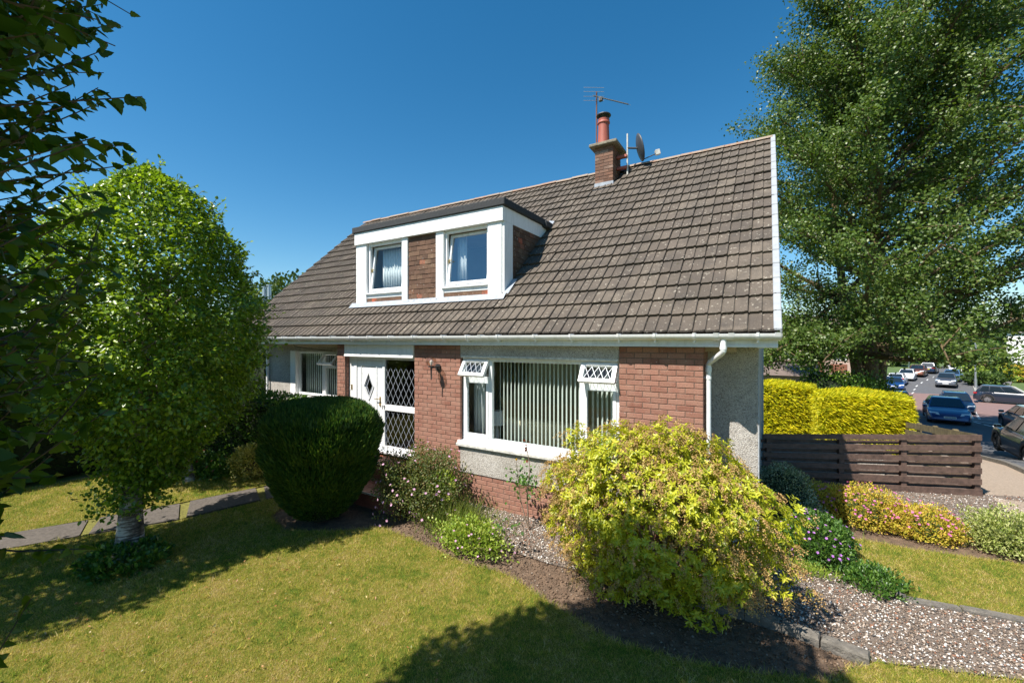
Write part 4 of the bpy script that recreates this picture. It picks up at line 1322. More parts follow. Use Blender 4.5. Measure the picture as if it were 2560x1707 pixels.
for i in range(ns):
    t0, t1 = i / ns, (i + 1) / ns
    a = (SA_[0] + (SB_[0] - SA_[0]) * t0, SA_[1] + (SB_[1] - SA_[1]) * t0); b_ = (SA_[0] + (SB_[0] - SA_[0]) * t1, SA_[1] + (SB_[1] - SA_[1]) * t1)
    za, zb = gz(a[1]) + 1.13 - .03 * i, gz(b_[1]) + 1.10 - .03 * i
    for k in range(5):
        fence_board('board', a, (b_[0], b_[1] - .02), za - .21 * k - .16, za - .21 * k, zb - .21 * k - .16, zb - .21 * k, -.06 - .012 * (k % 2), .022, 'oldwood', sf)
    fence_board('post', (b_[0], b_[1] - .1), b_, gz(b_[1]) - .05, zb + .02, gz(b_[1]) - .05, zb + .02, -.03, .08, 'oldwood', sf)
gw = thing('garden_wall', 'low wall with broad pebble coping behind the slatted fence', 'wall', (.9, 6.6, gz(6.6)))
MB().box(-.1, 2.25, 6.35, 6.95, -.5, .33).build('wall_body', 'pebble', gw)
MB().box(-.12, 2.3, 6.3, 7.0, .332, .38, .01).build('coping', 'gravel_bed', gw)

# ================================================================== PLANTS
G = lambda *s: list(zip((0, .35, .7, 1), s))
MT['yew'] = leafmat('yew_needles', G((.02, .06, .012), (.04, .105, .018), (.07, .15, .022), (.14, .20, .03)), .25, .45)
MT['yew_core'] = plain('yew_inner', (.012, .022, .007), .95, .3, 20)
MT['birchleaf'] = leafmat('birch_leaf', G((.06, .12, .012), (.13, .22, .018), (.21, .32, .026), (.32, .42, .04)), .36, .34, .55)
MT['nearleaf'] = leafmat('near_leaf', G((.04, .085, .010), (.06, .12, .012), (.085, .15, .015), (.13, .18, .02)), .4, .42, .35)
MT['poplarleaf'] = leafmat('poplar_leaf', G((.046, .086, .014), (.076, .132, .02), (.108, .17, .03), (.17, .215, .065)), .3, .42, .42)
MT['pierisleaf'] = leafmat('pieris_leaf', G((.13, .20, .012), (.32, .36, .02), (.52, .50, .035), (.66, .56, .09)), .30, .38, .45, patch=(2.6, (.44, .46, .03)))
MT['pierisseed'] = leafmat('pieris_seed', G((.30, .17, .06), (.42, .26, .10), (.48, .33, .14), (.38, .30, .10)), .1, .8, .2)
MT['goldleaf'] = leafmat('golden_conifer', G((.30, .34, .012), (.52, .52, .016), (.68, .62, .02), (.78, .66, .03)), .25, .5, .3)
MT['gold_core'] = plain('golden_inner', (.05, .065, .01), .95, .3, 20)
MT['spirleaf'] = leafmat('spiraea_leaf', G((.30, .30, .025), (.52, .46, .045), (.62, .48, .08), (.62, .34, .10)), .3, .5, .3)
MT['spirflower'] = leafmat('spiraea_flower', G((.5, .10, .27), (.6, .16, .36), (.65, .25, .42), (.55, .12, .3)), .2, .7, .2, (1.2, 1, 1.1))
MT['geranleaf'] = leafmat('geranium_leaf', G((.035, .085, .015), (.06, .14, .02), (.09, .19, .028), (.15, .24, .04)), .3, .5)
MT['geranflower'] = leafmat('geranium_flower', G((.42, .14, .55), (.5, .2, .62), (.52, .24, .6), (.45, .16, .52)), .3, .7, .2, (1.1, 1, 1.2))
MT['pinkflower'] = leafmat('pink_flower', G((.62, .3, .48), (.68, .4, .56), (.72, .5, .62), (.6, .25, .42)), .3, .7, .2, (1.1, 1, 1.1))
MT['roseleaf'] = leafmat('rose_leaf', G((.05, .085, .018), (.09, .125, .025), (.14, .16, .04), (.20, .15, .06)), .3, .5)
MT['greenleaf'] = leafmat('fresh_leaf', G((.03, .08, .014), (.055, .13, .02), (.09, .19, .025), (.16, .26, .04)), .3, .4, .5)
MT['limeleaf'] = leafmat('lime_leaf', G((.13, .21, .02), (.22, .32, .035), (.32, .40, .06), (.42, .46, .10)), .3, .45)
MT['paleleaf'] = leafmat('pale_leaf', G((.18, .26, .045), (.33, .38, .10), (.46, .48, .18), (.52, .52, .26)), .3, .45, .4)
MT['greyleaf'] = leafmat('variegated_leaf', G((.07, .12, .05), (.14, .19, .10), (.34, .38, .26), (.5, .52, .4)), .25, .5)
MT['yellowvar'] = leafmat('yellow_variegated', G((.10, .15, .03), (.28, .27, .05), (.48, .42, .10), (.55, .5, .2)), .3, .5)
MT['farleaf'] = leafmat('far_foliage', G((.03, .06, .014), (.05, .095, .018), (.08, .13, .025), (.11, .16, .03)), .2, .55, .3)
MT['darkleaf'] = leafmat('dark_hedge', G((.014, .032, .008), (.022, .05, .011), (.035, .075, .014), (.06, .11, .02)), .2, .5, .3)
MT['strawblade'] = leafmat('long_grass', G((.09, .15, .02), (.14, .21, .03), (.22, .26, .05), (.3, .27, .09)), .3, .6, .2)
MT['twig'] = plain('twig_bark', (.11, .075, .05), .9, .3, 30)
MT['greytwig'] = plain('grey_twig', (.2, .15, .11), .9, .3, 30)
MT['poplarbark'] = plain('poplar_bark', (.12, .085, .042), .95, .45, 4, (14, 1.0, .05))
def birchbark():
    m, n, l, b = new_mat('birch_bark')
    g = pos_node(n)
    mp = n.new('ShaderNodeMapping'); mp.inputs['Scale'].default_value = (6, 6, 55)
    l.new(g.outputs['Position'], mp.inputs[0])
    t = noise(n, l, mp.outputs[0], 1.0, 5, .7)
    t2 = noise(n, l, g.outputs['Position'], 5, 4, .6)
    a = n.new('ShaderNodeMath'); a.operation = 'MULTIPLY'; l.new(t.outputs[0], a.inputs[0]); l.new(t2.outputs[0], a.inputs[1])
    r = ramp(n, [(.15, (.03, .024, .018)), (.24, (.15, .12, .10)), (.30, (.42, .39, .36)), (.45, (.58, .55, .52))])
    l.new(a.outputs[0], r.inputs[0]); l.new(r.outputs[0], b.inputs['Base Color'])
    b.inputs['Roughness'].default_value = .8
    bump(n, l, t.outputs[0], .7, .02, b)
    return m
MT['bark_birch'] = birchbark()

def stems(parent, base, tips, r0, r1, mat='twig', n=4, name='stem', sag=.0):
    b = MB()
    for t in tips:
        base_j = Vector(base) + Vector((random.uniform(-.05, .05), random.uniform(-.05, .05), 0))
        m = base_j.lerp(Vector(t), .5) + Vector((random.uniform(-.06, .06), random.uniform(-.06, .06), .06 - sag))
        b.tube([base_j, m, t], [r0, (r0 + r1) / 2, r1], n, False)
    return b.build(name, mat, parent)
def shrub(name, label, c, r, n, L, W, mat, shape='leaf', lo=.55, amp=.12, up=.4, out=.7, jit=.7, seed=1, cat='shrub', coremat=None, group=None, stem=True, zmin=None, k=3.0, hi=1.0):
    t = thing(name, label, cat, (c[0], c[1], gz(c[1])), group)
    P, N = blob_points(c, r, n, lo, hi, amp, k, seed, zmin if zmin is not None else .03 + max(c[2] - r[2], gz(c[1])))
    m = len(P)
    D = N * out + rdirs(m) * jit + np.array([0, 0, up])
    LN = N * .5 + rdirs(m) * .6 + np.array([0, 0, .5])
    leaves('foliage', P, D, LN, L * (.7 + .6 * rng.random(m)), W * (.7 + .6 * rng.random(m)), shape, mat, t)
    if stem:
        tips = [tuple(np.array(c) + (d * np.array(r) * .75)) for d in rdirs(9)]
        tips = [(x, y, max(z, c[2] - r[2] + .2 * r[2])) for x, y, z in tips]
        stems(t, (c[0], c[1], gz(c[1]) - .02), tips, .018, .006)
    if coremat:
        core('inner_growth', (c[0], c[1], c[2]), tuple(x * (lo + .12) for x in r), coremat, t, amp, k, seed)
    return t
def flowers(parent, c, r, n, size, mat, name='blossom', amp=.12, seed=1, petals=5, lo=.98, hi=1.06, zfrac=-.3, k=3.0, cond=None):
    P, N = blob_points(c, r, n * 3, lo, hi, amp, k, seed)
    ok = (P[:, 2] - c[2]) / r[2] > zfrac
    if cond is not None: ok &= cond(P)
    P, N = P[ok][:n], N[ok][:n]
    m = len(P)
    N = unit(N + np.array([0, 0, .6]) + .3 * rng.normal(size=(m, 3)))
    S = unit(np.cross(N, rdirs(m))); T = np.cross(N, S)
    Ps, Ds, Ns = [], [], []
    for q in range(petals):
        a = 2 * math.pi * q / petals
        Ps.append(P); Ds.append(S * math.cos(a) + T * math.sin(a) + N * .25); Ns.append(N)
    o = leaves(name, np.concatenate(Ps), np.concatenate(Ds), np.concatenate(Ns), size * .55, size * .5, 'kite', mat, parent)
    o['kind'] = 'stuff'
    return o

# --- clipped yew ball
def profile_plant(P_z, P_r, c, n, lo=.86, hi=1.0, amp=.03, seed=2):
    th = rng.random(n) * 2 * math.pi
    z = np.interp(rng.random(n), np.linspace(0, 1, 200), np.linspace(P_z[0], P_z[-1], 200))
    # weight by radius so the density stays even
    keep = rng.random(n) < (np.interp(z, P_z, P_r) + .25) / (max(P_r) + .25)
    th, z = th[keep], z[keep]
    r = np.interp(z, P_z, P_r)
    d = np.stack([np.cos(th), np.sin(th), (z - np.mean(P_z)) / 1.0], -1)
    f = (lo + (hi - lo) * rng.random(len(z)) ** .5) * lump(unit(d), 4, amp, seed)
    P = np.stack([c[0] + np.cos(th) * r * f, c[1] + np.sin(th) * r * f, z], -1)
    dr = np.gradient(np.interp(np.linspace(P_z[0], P_z[-1], 60), P_z, P_r), (P_z[-1] - P_z[0]) / 59)
    sl = np.interp(z, np.linspace(P_z[0], P_z[-1], 60), dr)
    N = unit(np.stack([np.cos(th), np.sin(th), -sl], -1))
    return P, N
yz = [.10, .3, .7, 1.1, 1.4, 1.62, 1.76, 1.83, 1.86]; yr = [.36, .54, .72, .81, .83, .78, .63, .39, .0]
ty = thing('yew_bush', 'dark green clipped rounded yew bush in front of the entrance', 'bush', (-6.13, -1.72, 0))
P, N = profile_plant(yz, yr, (-6.13, -1.72), 54000, .86, 1.03, .06)
# flat top: extra points
rt = np.sqrt(rng.random(16000)) * .80; tt = rng.random(16000) * 2 * math.pi
zt = np.interp(-rt, [-x for x in yr[3:]], yz[3:])
Pt = np.stack([-6.13 + rt * np.cos(tt), -1.72 + rt * np.sin(tt), zt - .05 * rng.random(16000)], -1)
P = np.concatenate([P, Pt]); N = np.concatenate([N, np.tile([0, 0, 1.], (16000, 1))])
m = len(P)
leaves('foliage', P, N * .55 + rdirs(m) * .35 + np.array([0, 0, .85]), rdirs(m), .06 + .06 * rng.random(m), .017, 'kite', 'yew', ty)
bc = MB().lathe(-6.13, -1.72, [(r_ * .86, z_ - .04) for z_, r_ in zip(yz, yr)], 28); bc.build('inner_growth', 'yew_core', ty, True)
MB().tube([(-6.13, -1.72, -.05), (-6.13, -1.72, .3)], [.12, .1], 8).build('stem', 'twig', ty)

# --- trees made of limbs, twigs and leaves
def tree_mesh(b, pts, r0, r1, n=6):
    k = len(pts)
    b.tube(pts, [r0 + (r1 - r0) * (i / (k - 1)) ** .8 for i in range(k)], n, False)
def dome_tree(name, label, base, top_c, pz, pr, n, L, W, mat, trunk, shape='leaf', cat='tree', seed=3, amp=.09, droop=-.35, lo=.72, lowstems=None, bark='bark_birch', hi=1.03, spray=0, flat=.9):
    t = thing(name, label, cat, (*base[:2], 0))
    P, N = profile_plant(pz, pr, top_c, n, lo, hi, amp, seed)
    w_ = np.sin(P[:, 0] * 9 + 3 * np.sin(P[:, 2] * 4)) + np.sin(P[:, 1] * 10 + 2 * np.sin(P[:, 0] * 5)) + np.sin(P[:, 2] * 15 + 2 * np.sin(P[:, 1] * 6 + P[:, 0] * 3))
    ctr = np.column_stack([np.full(len(P), top_c[0]), np.full(len(P), top_c[1]), P[:, 2]])
    P = ctr + (P - ctr) * (1 + .05 * w_)[:, None]                 # leaf sprays in tufts
    Pi, Ni = profile_plant(pz, [x * .8 for x in pr], top_c, n // 4, .55, 1.0, amp, seed)
    P, N = np.concatenate([P, Pi]), np.concatenate([N, Ni])
    m = len(P)
    m0 = m
    D = N * .55 + rdirs(m) * .75 + np.array([0, 0, droop])
    LN = np.array([0, 0, flat]) + N * .45 + rdirs(m) * .55
    Ps, Ds, Ns = [P], [D], [LN]
    b = MB(); sb = MB()
    if spray:                                        # shoots that break the outline
        Q, QN = profile_plant(pz, pr, top_c, spray * 2, .97, 1.0, amp, seed)
        for q, qn in zip(Q[:spray], QN[:spray]):
            ln = random.uniform(.10, .32)
            d = Vector(qn) + Vector((random.uniform(-.5, .5), random.uniform(-.5, .5), random.uniform(.0, .8))); d.normalize()
            e = Vector(q) + d * ln
            sb.tube([q, Vector(q).lerp(e, .5) + Vector((0, 0, .02)), e], [.004, .003, .002], 3, False)
            k = int(ln / .028)
            pp = np.array([list(Vector(q).lerp(e, (i + .5) / k)) for i in range(k)])
            Ps.append(pp); Ds.append(rdirs(k) + np.array(d) * .5); Ns.append(rdirs(k) * .6 + np.array([0, 0, .8]))
    P, D, LN = np.concatenate(Ps), np.concatenate(Ds), np.concatenate(Ns)
    m = len(P)
    LL, WW = L * (.65 + .7 * rng.random(m)), W * (.65 + .7 * rng.random(m))
    inn = np.zeros(m, bool); inn[m0 - len(Pi):m0] = True
    leaves('crown', P[~inn], D[~inn], LN[~inn], LL[~inn], WW[~inn], shape, mat, t)
    leaves('inner_leaves', P[inn], D[inn], LN[inn], LL[inn] * 1.25, WW[inn] * 1.35, 'kite', mat, t)
    top = Vector((top_c[0], top_c[1], pz[0] + (pz[-1] - pz[0]) * .55))
    tree_mesh(b, trunk, *([.14, .05] if lowstems is None else lowstems), 10)
    e = Vector(trunk[-1])
    for i in range(16):
        z = pz[0] + (pz[-1] - pz[0]) * random.uniform(.25, .92); r_ = float(np.interp(z, pz, pr)) * .8
        a = i * 2.4
        tip = Vector((top_c[0] + r_ * math.cos(a), top_c[1] + r_ * math.sin(a), z))
        s0 = Vector(trunk[-2]).lerp(e, random.random())
        mid = s0.lerp(tip, .5) + Vector((0, 0, .25))
        b.tube([s0, mid, tip], [.035, .02, .006], 5, False)
    b.build('trunk', bark, t, True)
    if sb.v: sb.build('twigs', 'twig', t)['kind'] = 'stuff'
    return t
wx, wy = -7.28, -3.78
wc = (-7.5, -3.50)
wb_t = dome_tree('weeping_birch', 'dense domed weeping birch with white trunk on the front lawn', (wx, wy), wc,
          [.8, 1.2, 1.6, 2.0, 2.5, 3.1, 3.7, 4.25, 4.7, 5.05, 5.28], [.26, .48, .82, 1.14, 1.34, 1.38, 1.27, 1.03, .72, .4, .05], 64000, .052, .044, 'birchleaf',
          [(wx, wy, -.05), (wx + .01, wy, .15), (wx - .02, wy + .02, .55), (wx - .1, wy + .1, 1.2), (wc[0], wc[1], 2.6), (wc[0], wc[1], 3.8)], spray=620, amp=.085, lowstems=(.20, .06), lo=.74)
P = np.concatenate([np.array([wx - .05, wy + .05, 0]) + rng.normal(size=(2600, 3)) * np.array([.20, .20, 0]) + np.column_stack([np.zeros((2600, 2)), .58 + .85 * rng.random(2600)])])
m = len(P)
leaves('trunk_shoots', P, rdirs(m) + np.array([0, 0, -.4]), rdirs(m) * .6 + np.array([0, 0, .8]), .055 * (.7 + .6 * rng.random(m)), .045, 'leaf', 'birchleaf', wb_t)
shrub('ground_plants', 'low dark leafy plants at the foot of the birch trunk', (wx + .25, wy - .12, .06), (.55, .42, .16), 1500, .06, .045, 'greenleaf', seed=4, cat='plant', stem=False)
dome_tree('weeping_birch', 'smaller birch with leaning bare trunk beyond the slab path', (-10.02, -2.0), (-10.45, -2.15),
          [1.35, 1.6, 2.0, 2.6, 3.1, 3.5, 3.7], [.7, 1.15, 1.35, 1.35, 1.1, .7, .1], 15000, .065, .055, 'birchleaf',
          [(-10.0, -2.0, -.05), (-10.02, -2.0, .1), (-10.12, -2.03, .5), (-10.28, -2.08, 1.1), (-10.4, -2.12, 1.7), (-10.45, -2.15, 2.4)], lowstems=(.10, .06), spray=60, seed=5)

# --- the near tree whose leaves hang into the left of the picture
nx_, ny_ = -2.45, -6.80
nt_ = thing('birch_tree', 'shaded tree with large toothed leaves hanging into the left edge', 'tree', (nx_, ny_, 0))
nz = [.75, 1.2, 1.8, 2.6, 3.4, 4.2, 4.7, 5.6, 6.4, 6.9, 7.3, 7.5]; nr = [.2, .82, 1.2, 1.42, 1.46, 1.48, 1.78, 1.95, 1.8, 1.35, .7, .1]
tw = MB()
LP, LD = [], []
for i in range(1900):
    z = random.uniform(2.4, 4.7) if random.random() < .55 else random.uniform(.9, 7.3); r_ = float(np.interp(z, nz, nr)) * random.uniform(.74, 1.05)
    a = random.uniform(0, 2 * math.pi)
    tip = Vector((nx_ + r_ * math.cos(a), ny_ + r_ * math.sin(a), z + random.uniform(-.15, .35)))
    f0 = random.uniform(.45, .75); a0 = a + random.uniform(-.5, .5)
    s0 = Vector((nx_ + r_ * f0 * math.cos(a0), ny_ + r_ * f0 * math.sin(a0), z - random.uniform(.0, .7)))
    mid = s0.lerp(tip, .55) + Vector((random.uniform(-.08, .08), random.uniform(-.08, .08), random.uniform(-.08, .12)))
    tw.tube([s0, mid, tip], [.0055, .004, .0018], 3, False)
    k = int((tip - s0).length / .027)
    for j in range(k):
        f = .02 + .98 * (j + random.random()) / k
        p = s0.lerp(mid, f / .55) if f < .55 else mid.lerp(tip, (f - .55) / .45)
        LP.append(tuple(p)); d = (tip - s0).normalized()
        LD.append((d.x * .6 + random.uniform(-1, 1), d.y * .6 + random.uniform(-1, 1), d.z * .4 - random.uniform(-.2, 1.1)))
tw.tube([(nx_, ny_, -.05), (nx_, ny_, .8), (nx_ - .05, ny_, 3), (nx_, ny_, 6)], [.16, .14, .09, .02], 10)
tw.build('trunk', 'twig', nt_)
LP, LD = np.array(LP), np.array(LD); m = len(LP)
_Z = -LP[:, 0] * SN + (LP[:, 1] + 6) * CS; _X = LP[:, 0] * CS + (LP[:, 1] + 6) * SN
near = (_Z > .2) & (_X > -1.9 * _Z) & (LP[:, 2] < CAM.z + 1.2 * _Z + .3)          # the side that faces the garden
LN = rdirs(m) * .8 + np.array([0, 0, .5]); LL = .026 + .036 * rng.random(m)
leaves('crown', LP[near], LD[near], LN[near], LL[near], LL[near] * .72, 'birch', 'nearleaf', nt_)
far_ = ~near & (rng.random(m) < .5)
leaves('crown', LP[far_], LD[far_], LN[far_], LL[far_] * 1.6, LL[far_] * 1.2, 'kite', 'nearleaf', nt_)
P, N = profile_plant(nz, [x * .8 for x in nr], (nx_, ny_), 42000, .45, 1.0, .1, 6); m = len(P)
leaves('inner_leaves', P, N + rdirs(m) * .9 + np.array([0, 0, -.4]), rdirs(m) + np.array([0, 0, .4]), .06 * (.7 + .6 * rng.random(m)), .05, 'kite', 'nearleaf', nt_)

P, N = profile_plant([4.5, 4.9, 5.6, 6.4, 6.9, 7.3], [1.3, 1.6, 1.75, 1.6, 1.2, .5], (nx_, ny_), 20000, .2, 1.0, .1, 6); m = len(P)
leaves('upper_leaves', P, N + rdirs(m) * .9 + np.array([0, 0, -.4]), rdirs(m) + np.array([0, 0, .6]), .095 * (.7 + .6 * rng.random(m)), .085, 'kite', 'nearleaf', nt_)

# --- tree just outside the left of the picture, it shades the strip of lawn
dome_tree('garden_tree', 'leafy tree out of view on the left whose shade crosses the lawn', (-8.15, -6.35), (-8.15, -6.35),
          [1.0, 1.6, 2.4, 3.4, 4.4, 5.2, 5.7], [.5, 1.0, 1.2, 1.2, 1.05, .7, .1], 13000, .08, .07, 'birchleaf',
          [(-8.15, -6.35, -.05), (-8.15, -6.35, .8), (-8.15, -6.35, 2.5), (-8.15, -6.35, 4.0)], seed=8, lowstems=(.13, .05))

# --- the big poplar by the road
tp = at_depth(2172, 900, 20.0); tpx, tpy = tp.x, tp.y; tpz = gz(tpy)
pop = thing('poplar_tree', 'tall spreading poplar with mossy trunk towering behind the golden hedge', 'tree', (tpx, tpy, tpz))
RIGHTV = Vector((CS, SN, 0)); FWD = Vector((-SN, CS, 0))
Zs = [-.4, .8, 2.5, 5, 8, 11, 14, 17, 19.5, 21.5, 22.6]
Rs = [3.8, 5.6, 6.6, 7.1, 7.3, 6.8, 6.0, 5.0, 3.8, 2.0, .4]
def lean(z): return max(0, (z - 4)) * .085
pb = MB()
def axis(z):
    return Vector((tpx, tpy, z)) + RIGHTV * lean(z)
tree_mesh(pb, [axis(tpz - .2) , axis(0), axis(2.5), axis(6) + RIGHTV * .3, axis(10) - RIGHTV * .4, axis(14), axis(19)], .52, .06, 12)
for q in (-1, 1):   # two lower stems of the bole
    tree_mesh(pb, [Vector((tpx, tpy, tpz - .1)) + RIGHTV * .35 * q, axis(1.5) + RIGHTV * .55 * q, axis(5) + RIGHTV * 1.3 * q, axis(10) + RIGHTV * 2.2 * q, axis(15) + RIGHTV * 2.4 * q], .33, .05, 8)
clust = []
for i in range(92):
    z0 = 2.0 + 14.7 * (i / 92) ** 1.1
    a = i * 2.39996 + random.uniform(-.3, .3)
    el = R(18 + 40 * (z0 / 17)) + random.uniform(-.12, .12)
    zt_ = z0 + math.tan(el) * 4.2
    Rt = float(np.interp(min(zt_, 22), Zs, Rs)) * random.uniform(.82, 1.04)
    dirh = RIGHTV * math.cos(a) + FWD * math.sin(a)
    s0 = axis(z0)
    zt_ = min(z0 + math.tan(el) * Rt * .8, 21.8)
    Rt = float(np.interp(zt_, Zs, Rs)) * random.uniform(.85, 1.03)
    tip = Vector((tpx, tpy, zt_)) + RIGHTV * lean(zt_) + dirh * Rt
    if i % 2 == 0 and z0 < 6.5 and math.cos(a) < .35: tip.z = random.uniform(.2, 2.2)
    elif i % 5 == 0 and z0 < 6: tip.z -= .8
    for _k in range(14):                                   # limbs over the road are lifted
        _zc = -tip.x * SN + (tip.y + 6) * CS; _a = (tip.x * CS + (tip.y + 6) * SN) / _zc
        if (CAM.z - tip.z) / _zc < np.interp(_a, [.50, .66, .70, .84, .88, .99, 1.03, 1.22], [.115, .10, .06, .075, .03, .03, .06, .07]): break
        tip.z += .3
    mid = s0.lerp(tip, .5) + Vector((random.uniform(-.4, .4), random.uniform(-.4, .4), random.uniform(-.6, .3)))
    pts = [s0, s0.lerp(mid, .5) + Vector((0, 0, -.1)), mid, mid.lerp(tip, .5) + Vector((0, 0, .2)), tip]
    tree_mesh(pb, pts, .19 - .007 * z0, .018, 6)
    for j in range(13):
        f = .14 + .86 * (j + random.random()) / 13
        seg = f * 4; k = min(int(seg), 3); p = pts[k].lerp(pts[k + 1], seg - k)
        d = dirh * random.uniform(.2, 1.0) + Vector((random.uniform(-.9, .9), random.uniform(-.9, .9), random.uniform(-.35, .9)))
        d.normalize(); ln = random.uniform(.7, 2.5) * (1.15 - .45 * f)
        e = p + d * ln
        _zc = -e.x * SN + (e.y + 6) * CS; _a = (e.x * CS + (e.y + 6) * SN) / _zc
        if (CAM.z - e.z) / _zc > np.interp(_a, [.50, .66, .70, .84, .88, .99, 1.03, 1.22], [.115, .10, .06, .075, .045, .045, .085, .09]): continue
        pb.tube([p, p.lerp(e, .5) + Vector((0, 0, .08)), e], [.035, .022, .008], 4, False)
        for s in range(6):
            clust.append(tuple(p.lerp(e, .25 + .8 * s / 5)))
pb.build('trunk', 'poplarbark', pop, True)
clust = np.array(clust)
_X = clust[:, 0] * CS + (clust[:, 1] + 6) * SN; _Z = -clust[:, 0] * SN + (clust[:, 1] + 6) * CS
_el = (CAM.z - clust[:, 2]) / _Z; _az = _X / _Z                     # crown lifted over the road, low on the house side
clust = clust[_el < np.interp(_az, [.50, .66, .70, .84, .88, .99, 1.03, 1.22], [.115, .10, .06, .075, .045, .045, .085, .09])]
per = 34
P = np.repeat(clust, per, axis=0) + rng.normal(size=(len(clust) * per, 3)) * np.array([.27, .27, .21])
m = len(P)
leaves('crown', P, rdirs(m) + np.array([.25, .1, -.1]), rdirs(m) + np.array([-.25, -.5, .45]), .09 + .06 * rng.random(m), .075 + .05 * rng.random(m), 'kite', 'poplarleaf', pop)

# --- shrubs by the house
def pieris():
    c, r = (-1.10, -1.08, .90), (1.22, .80, .95)
    t = thing('pieris_shrub', 'large yellow green pieris shrub with brown seed tassels before the house', 'shrub', (c[0], c[1], 0))
    P, N = blob_points(c, r, 4900, .62, 1.03, .13, 3.7, 4, .06)
    # whorls of narrow leaves
    m = len(P); k = 9
    A = unit(N + np.array([0, 0, .55]) + .45 * rng.normal(size=(m, 3)))
    S = unit(np.cross(A, rdirs(m))); T = np.cross(A, S)
    Ps, Ds, Ns = [], [], []
    for q in range(k):
        an = 2 * math.pi * (q + .5 * rng.random(m)) / k; an = an[:, None] if False else an.reshape(-1, 1)
        d = S * np.cos(an) + T * np.sin(an)
        tiltv = .05 + .75 * rng.random((m, 1))
        Ps.append(P + A * .02 * (q % 3)); Ds.append(d + A * tiltv); Ns.append(A + d * -.3)
    P3, D3, N3 = np.concatenate(Ps), np.concatenate(Ds), np.concatenate(Ns)
    n3 = len(P3)
    leaves('foliage', P3, D3, N3, .035 + .03 * rng.random(n3), .017 + .008 * rng.random(n3), 'lance', 'pierisleaf', t)
    # seed tassels, drooping
    Q, QN = blob_points(c, r, 1500, .92, 1.08, .13, 3.7, 4, .3)
    Pp, Dd = [], []
    for q, qn in zip(Q, QN):
        if random.random() > .35 + .6 * (math.sin(q[0] * 4 + q[2] * 3) > -.2): continue
        for s in range(random.randint(3, 5)):
            o = Vector(q) + Vector(qn) * .03; d = Vector((qn[0] + random.uniform(-.6, .6), qn[1] + random.uniform(-.6, .6), random.uniform(-1.0, -.1))).normalized()
            L = random.uniform(.06, .13)
            for j in range(11):
                p = o + d * L * j / 11 + Vector((0, 0, -.25 * L * (j / 11) ** 2))
                Pp.append((p.x + random.uniform(-.009, .009), p.y + random.uniform(-.009, .009), p.z + random.uniform(-.009, .009))); Dd.append((random.gauss(0, 1), random.gauss(0, 1), random.gauss(0, 1)))
    Pp, Dd = np.array(Pp), np.array(Dd); n4 = len(Pp)
    o = leaves('seed_tassel', Pp, Dd, rdirs(n4), .013 + .007 * rng.random(n4), .012, 'kite', 'pierisseed', t); o['kind'] = 'stuff'
    tips = [tuple(np.array(c) + d * np.array(r) * .92) for d in rdirs(60) if d[2] > -.75]
    stems(t, (c[0], c[1], .0), tips, .022, .006, 'greytwig')
pieris()
rb = shrub('rose_bush', 'loose bush with small pink flowers beside the entrance steps', (-4.95, -.72, .48), (.85, .72, .58), 15000, .034, .024, 'roseleaf', amp=.2, lo=.35, seed=9, jit=1.0, k=4)
flowers(rb, (-4.95, -.72, .48), (.85, .72, .58), 120, .042, 'pinkflower', amp=.2, seed=9, zfrac=-.75, k=4, cond=lambda P: (P[:, 1] < -.4))
shrub('broadleaf_weed', 'bright green leafy weed growing through the pink flowered bush', (-4.45, -.75, .5), (.2, .2, .25), 130, .09, .07, 'limeleaf', seed=3, cat='plant', stem=False)
gr = thing('ornamental_grass', 'tuft of tall thin grass beside the pebbles', 'grass', (-4.05, -.75, 0))
P = np.column_stack([-4.0 + .26 * rng.normal(size=900), -.9 + .20 * rng.normal(size=900), np.zeros(900)])
leaves('blades', P, np.column_stack([.45 * rng.normal(size=900), .45 * rng.normal(size=900), np.ones(900)]), rdirs(900), .26 + .36 * rng.random(900), .009, 'blade', 'strawblade', gr)
pg = shrub('pink_geranium', 'low lime green geranium with pink flowers at the lawn edge', (-3.45, -1.33, .13), (.55, .31, .25), 3300, .036, .028, 'limeleaf', amp=.32, lo=.4, seed=6, cat='plant', k=5)
flowers(pg, (-3.45, -1.33, .13), (.55, .31, .25), 34, .034, 'pinkflower', amp=.32, seed=6, zfrac=.0, hi=1.12, k=5)
rs = thing('rose_plant', 'upright rose with dark green leaves and a red shoot by the plinth', 'plant', (-3.02, -.42, 0))
b = MB()
sp_ = on_plane(1322, 1200, -.42); st0 = Vector((sp_.x, -.42, 0))
b.tube([st0, st0 + Vector((-.03, 0, .5)), st0 + Vector((.02, 0, .95)), st0 + Vector((-.07, .02, 1.36))], [.012, .010, .007, .004], 5)
b.tube([st0, st0 + Vector((-.15, 0, .45)), st0 + Vector((-.22, 0, 1.02))], [.010, .007, .004], 5)
b.build('stem', 'greytwig', rs)
P = np.concatenate([np.array(st0 + Vector((-.08, 0, .72))) + rng.normal(size=(170, 3)) * np.array([.13, .08, .13])]); m = len(P)
leaves('foliage', P, rdirs(m) + np.array([0, 0, -.2]), rdirs(m) * .6 + np.array([0, -.4, .8]), .055, .042, 'leaf', 'greenleaf', rs)
MT['redleaf'] = leafmat('red_rose_leaf', G((.16, .03, .02), (.2, .05, .03), (.25, .07, .04), (.2, .05, .03)), .2, .4)
P = np.array([list(st0 + Vector((-.05 + random.uniform(-.03, .03), random.uniform(-.03, .03), z))) for z in np.linspace(1.05, 1.36, 9)])
leaves('shoot_leaf', P, rdirs(9) + np.array([0, 0, -.5]), rdirs(9), .055, .045, 'leaf', 'redleaf', rs)
MT['yellowbud'] = leafmat('yellow_bud', G((.7, .45, .02), (.75, .5, .03), (.75, .5, .03), (.7, .45, .02)), .2, .5)
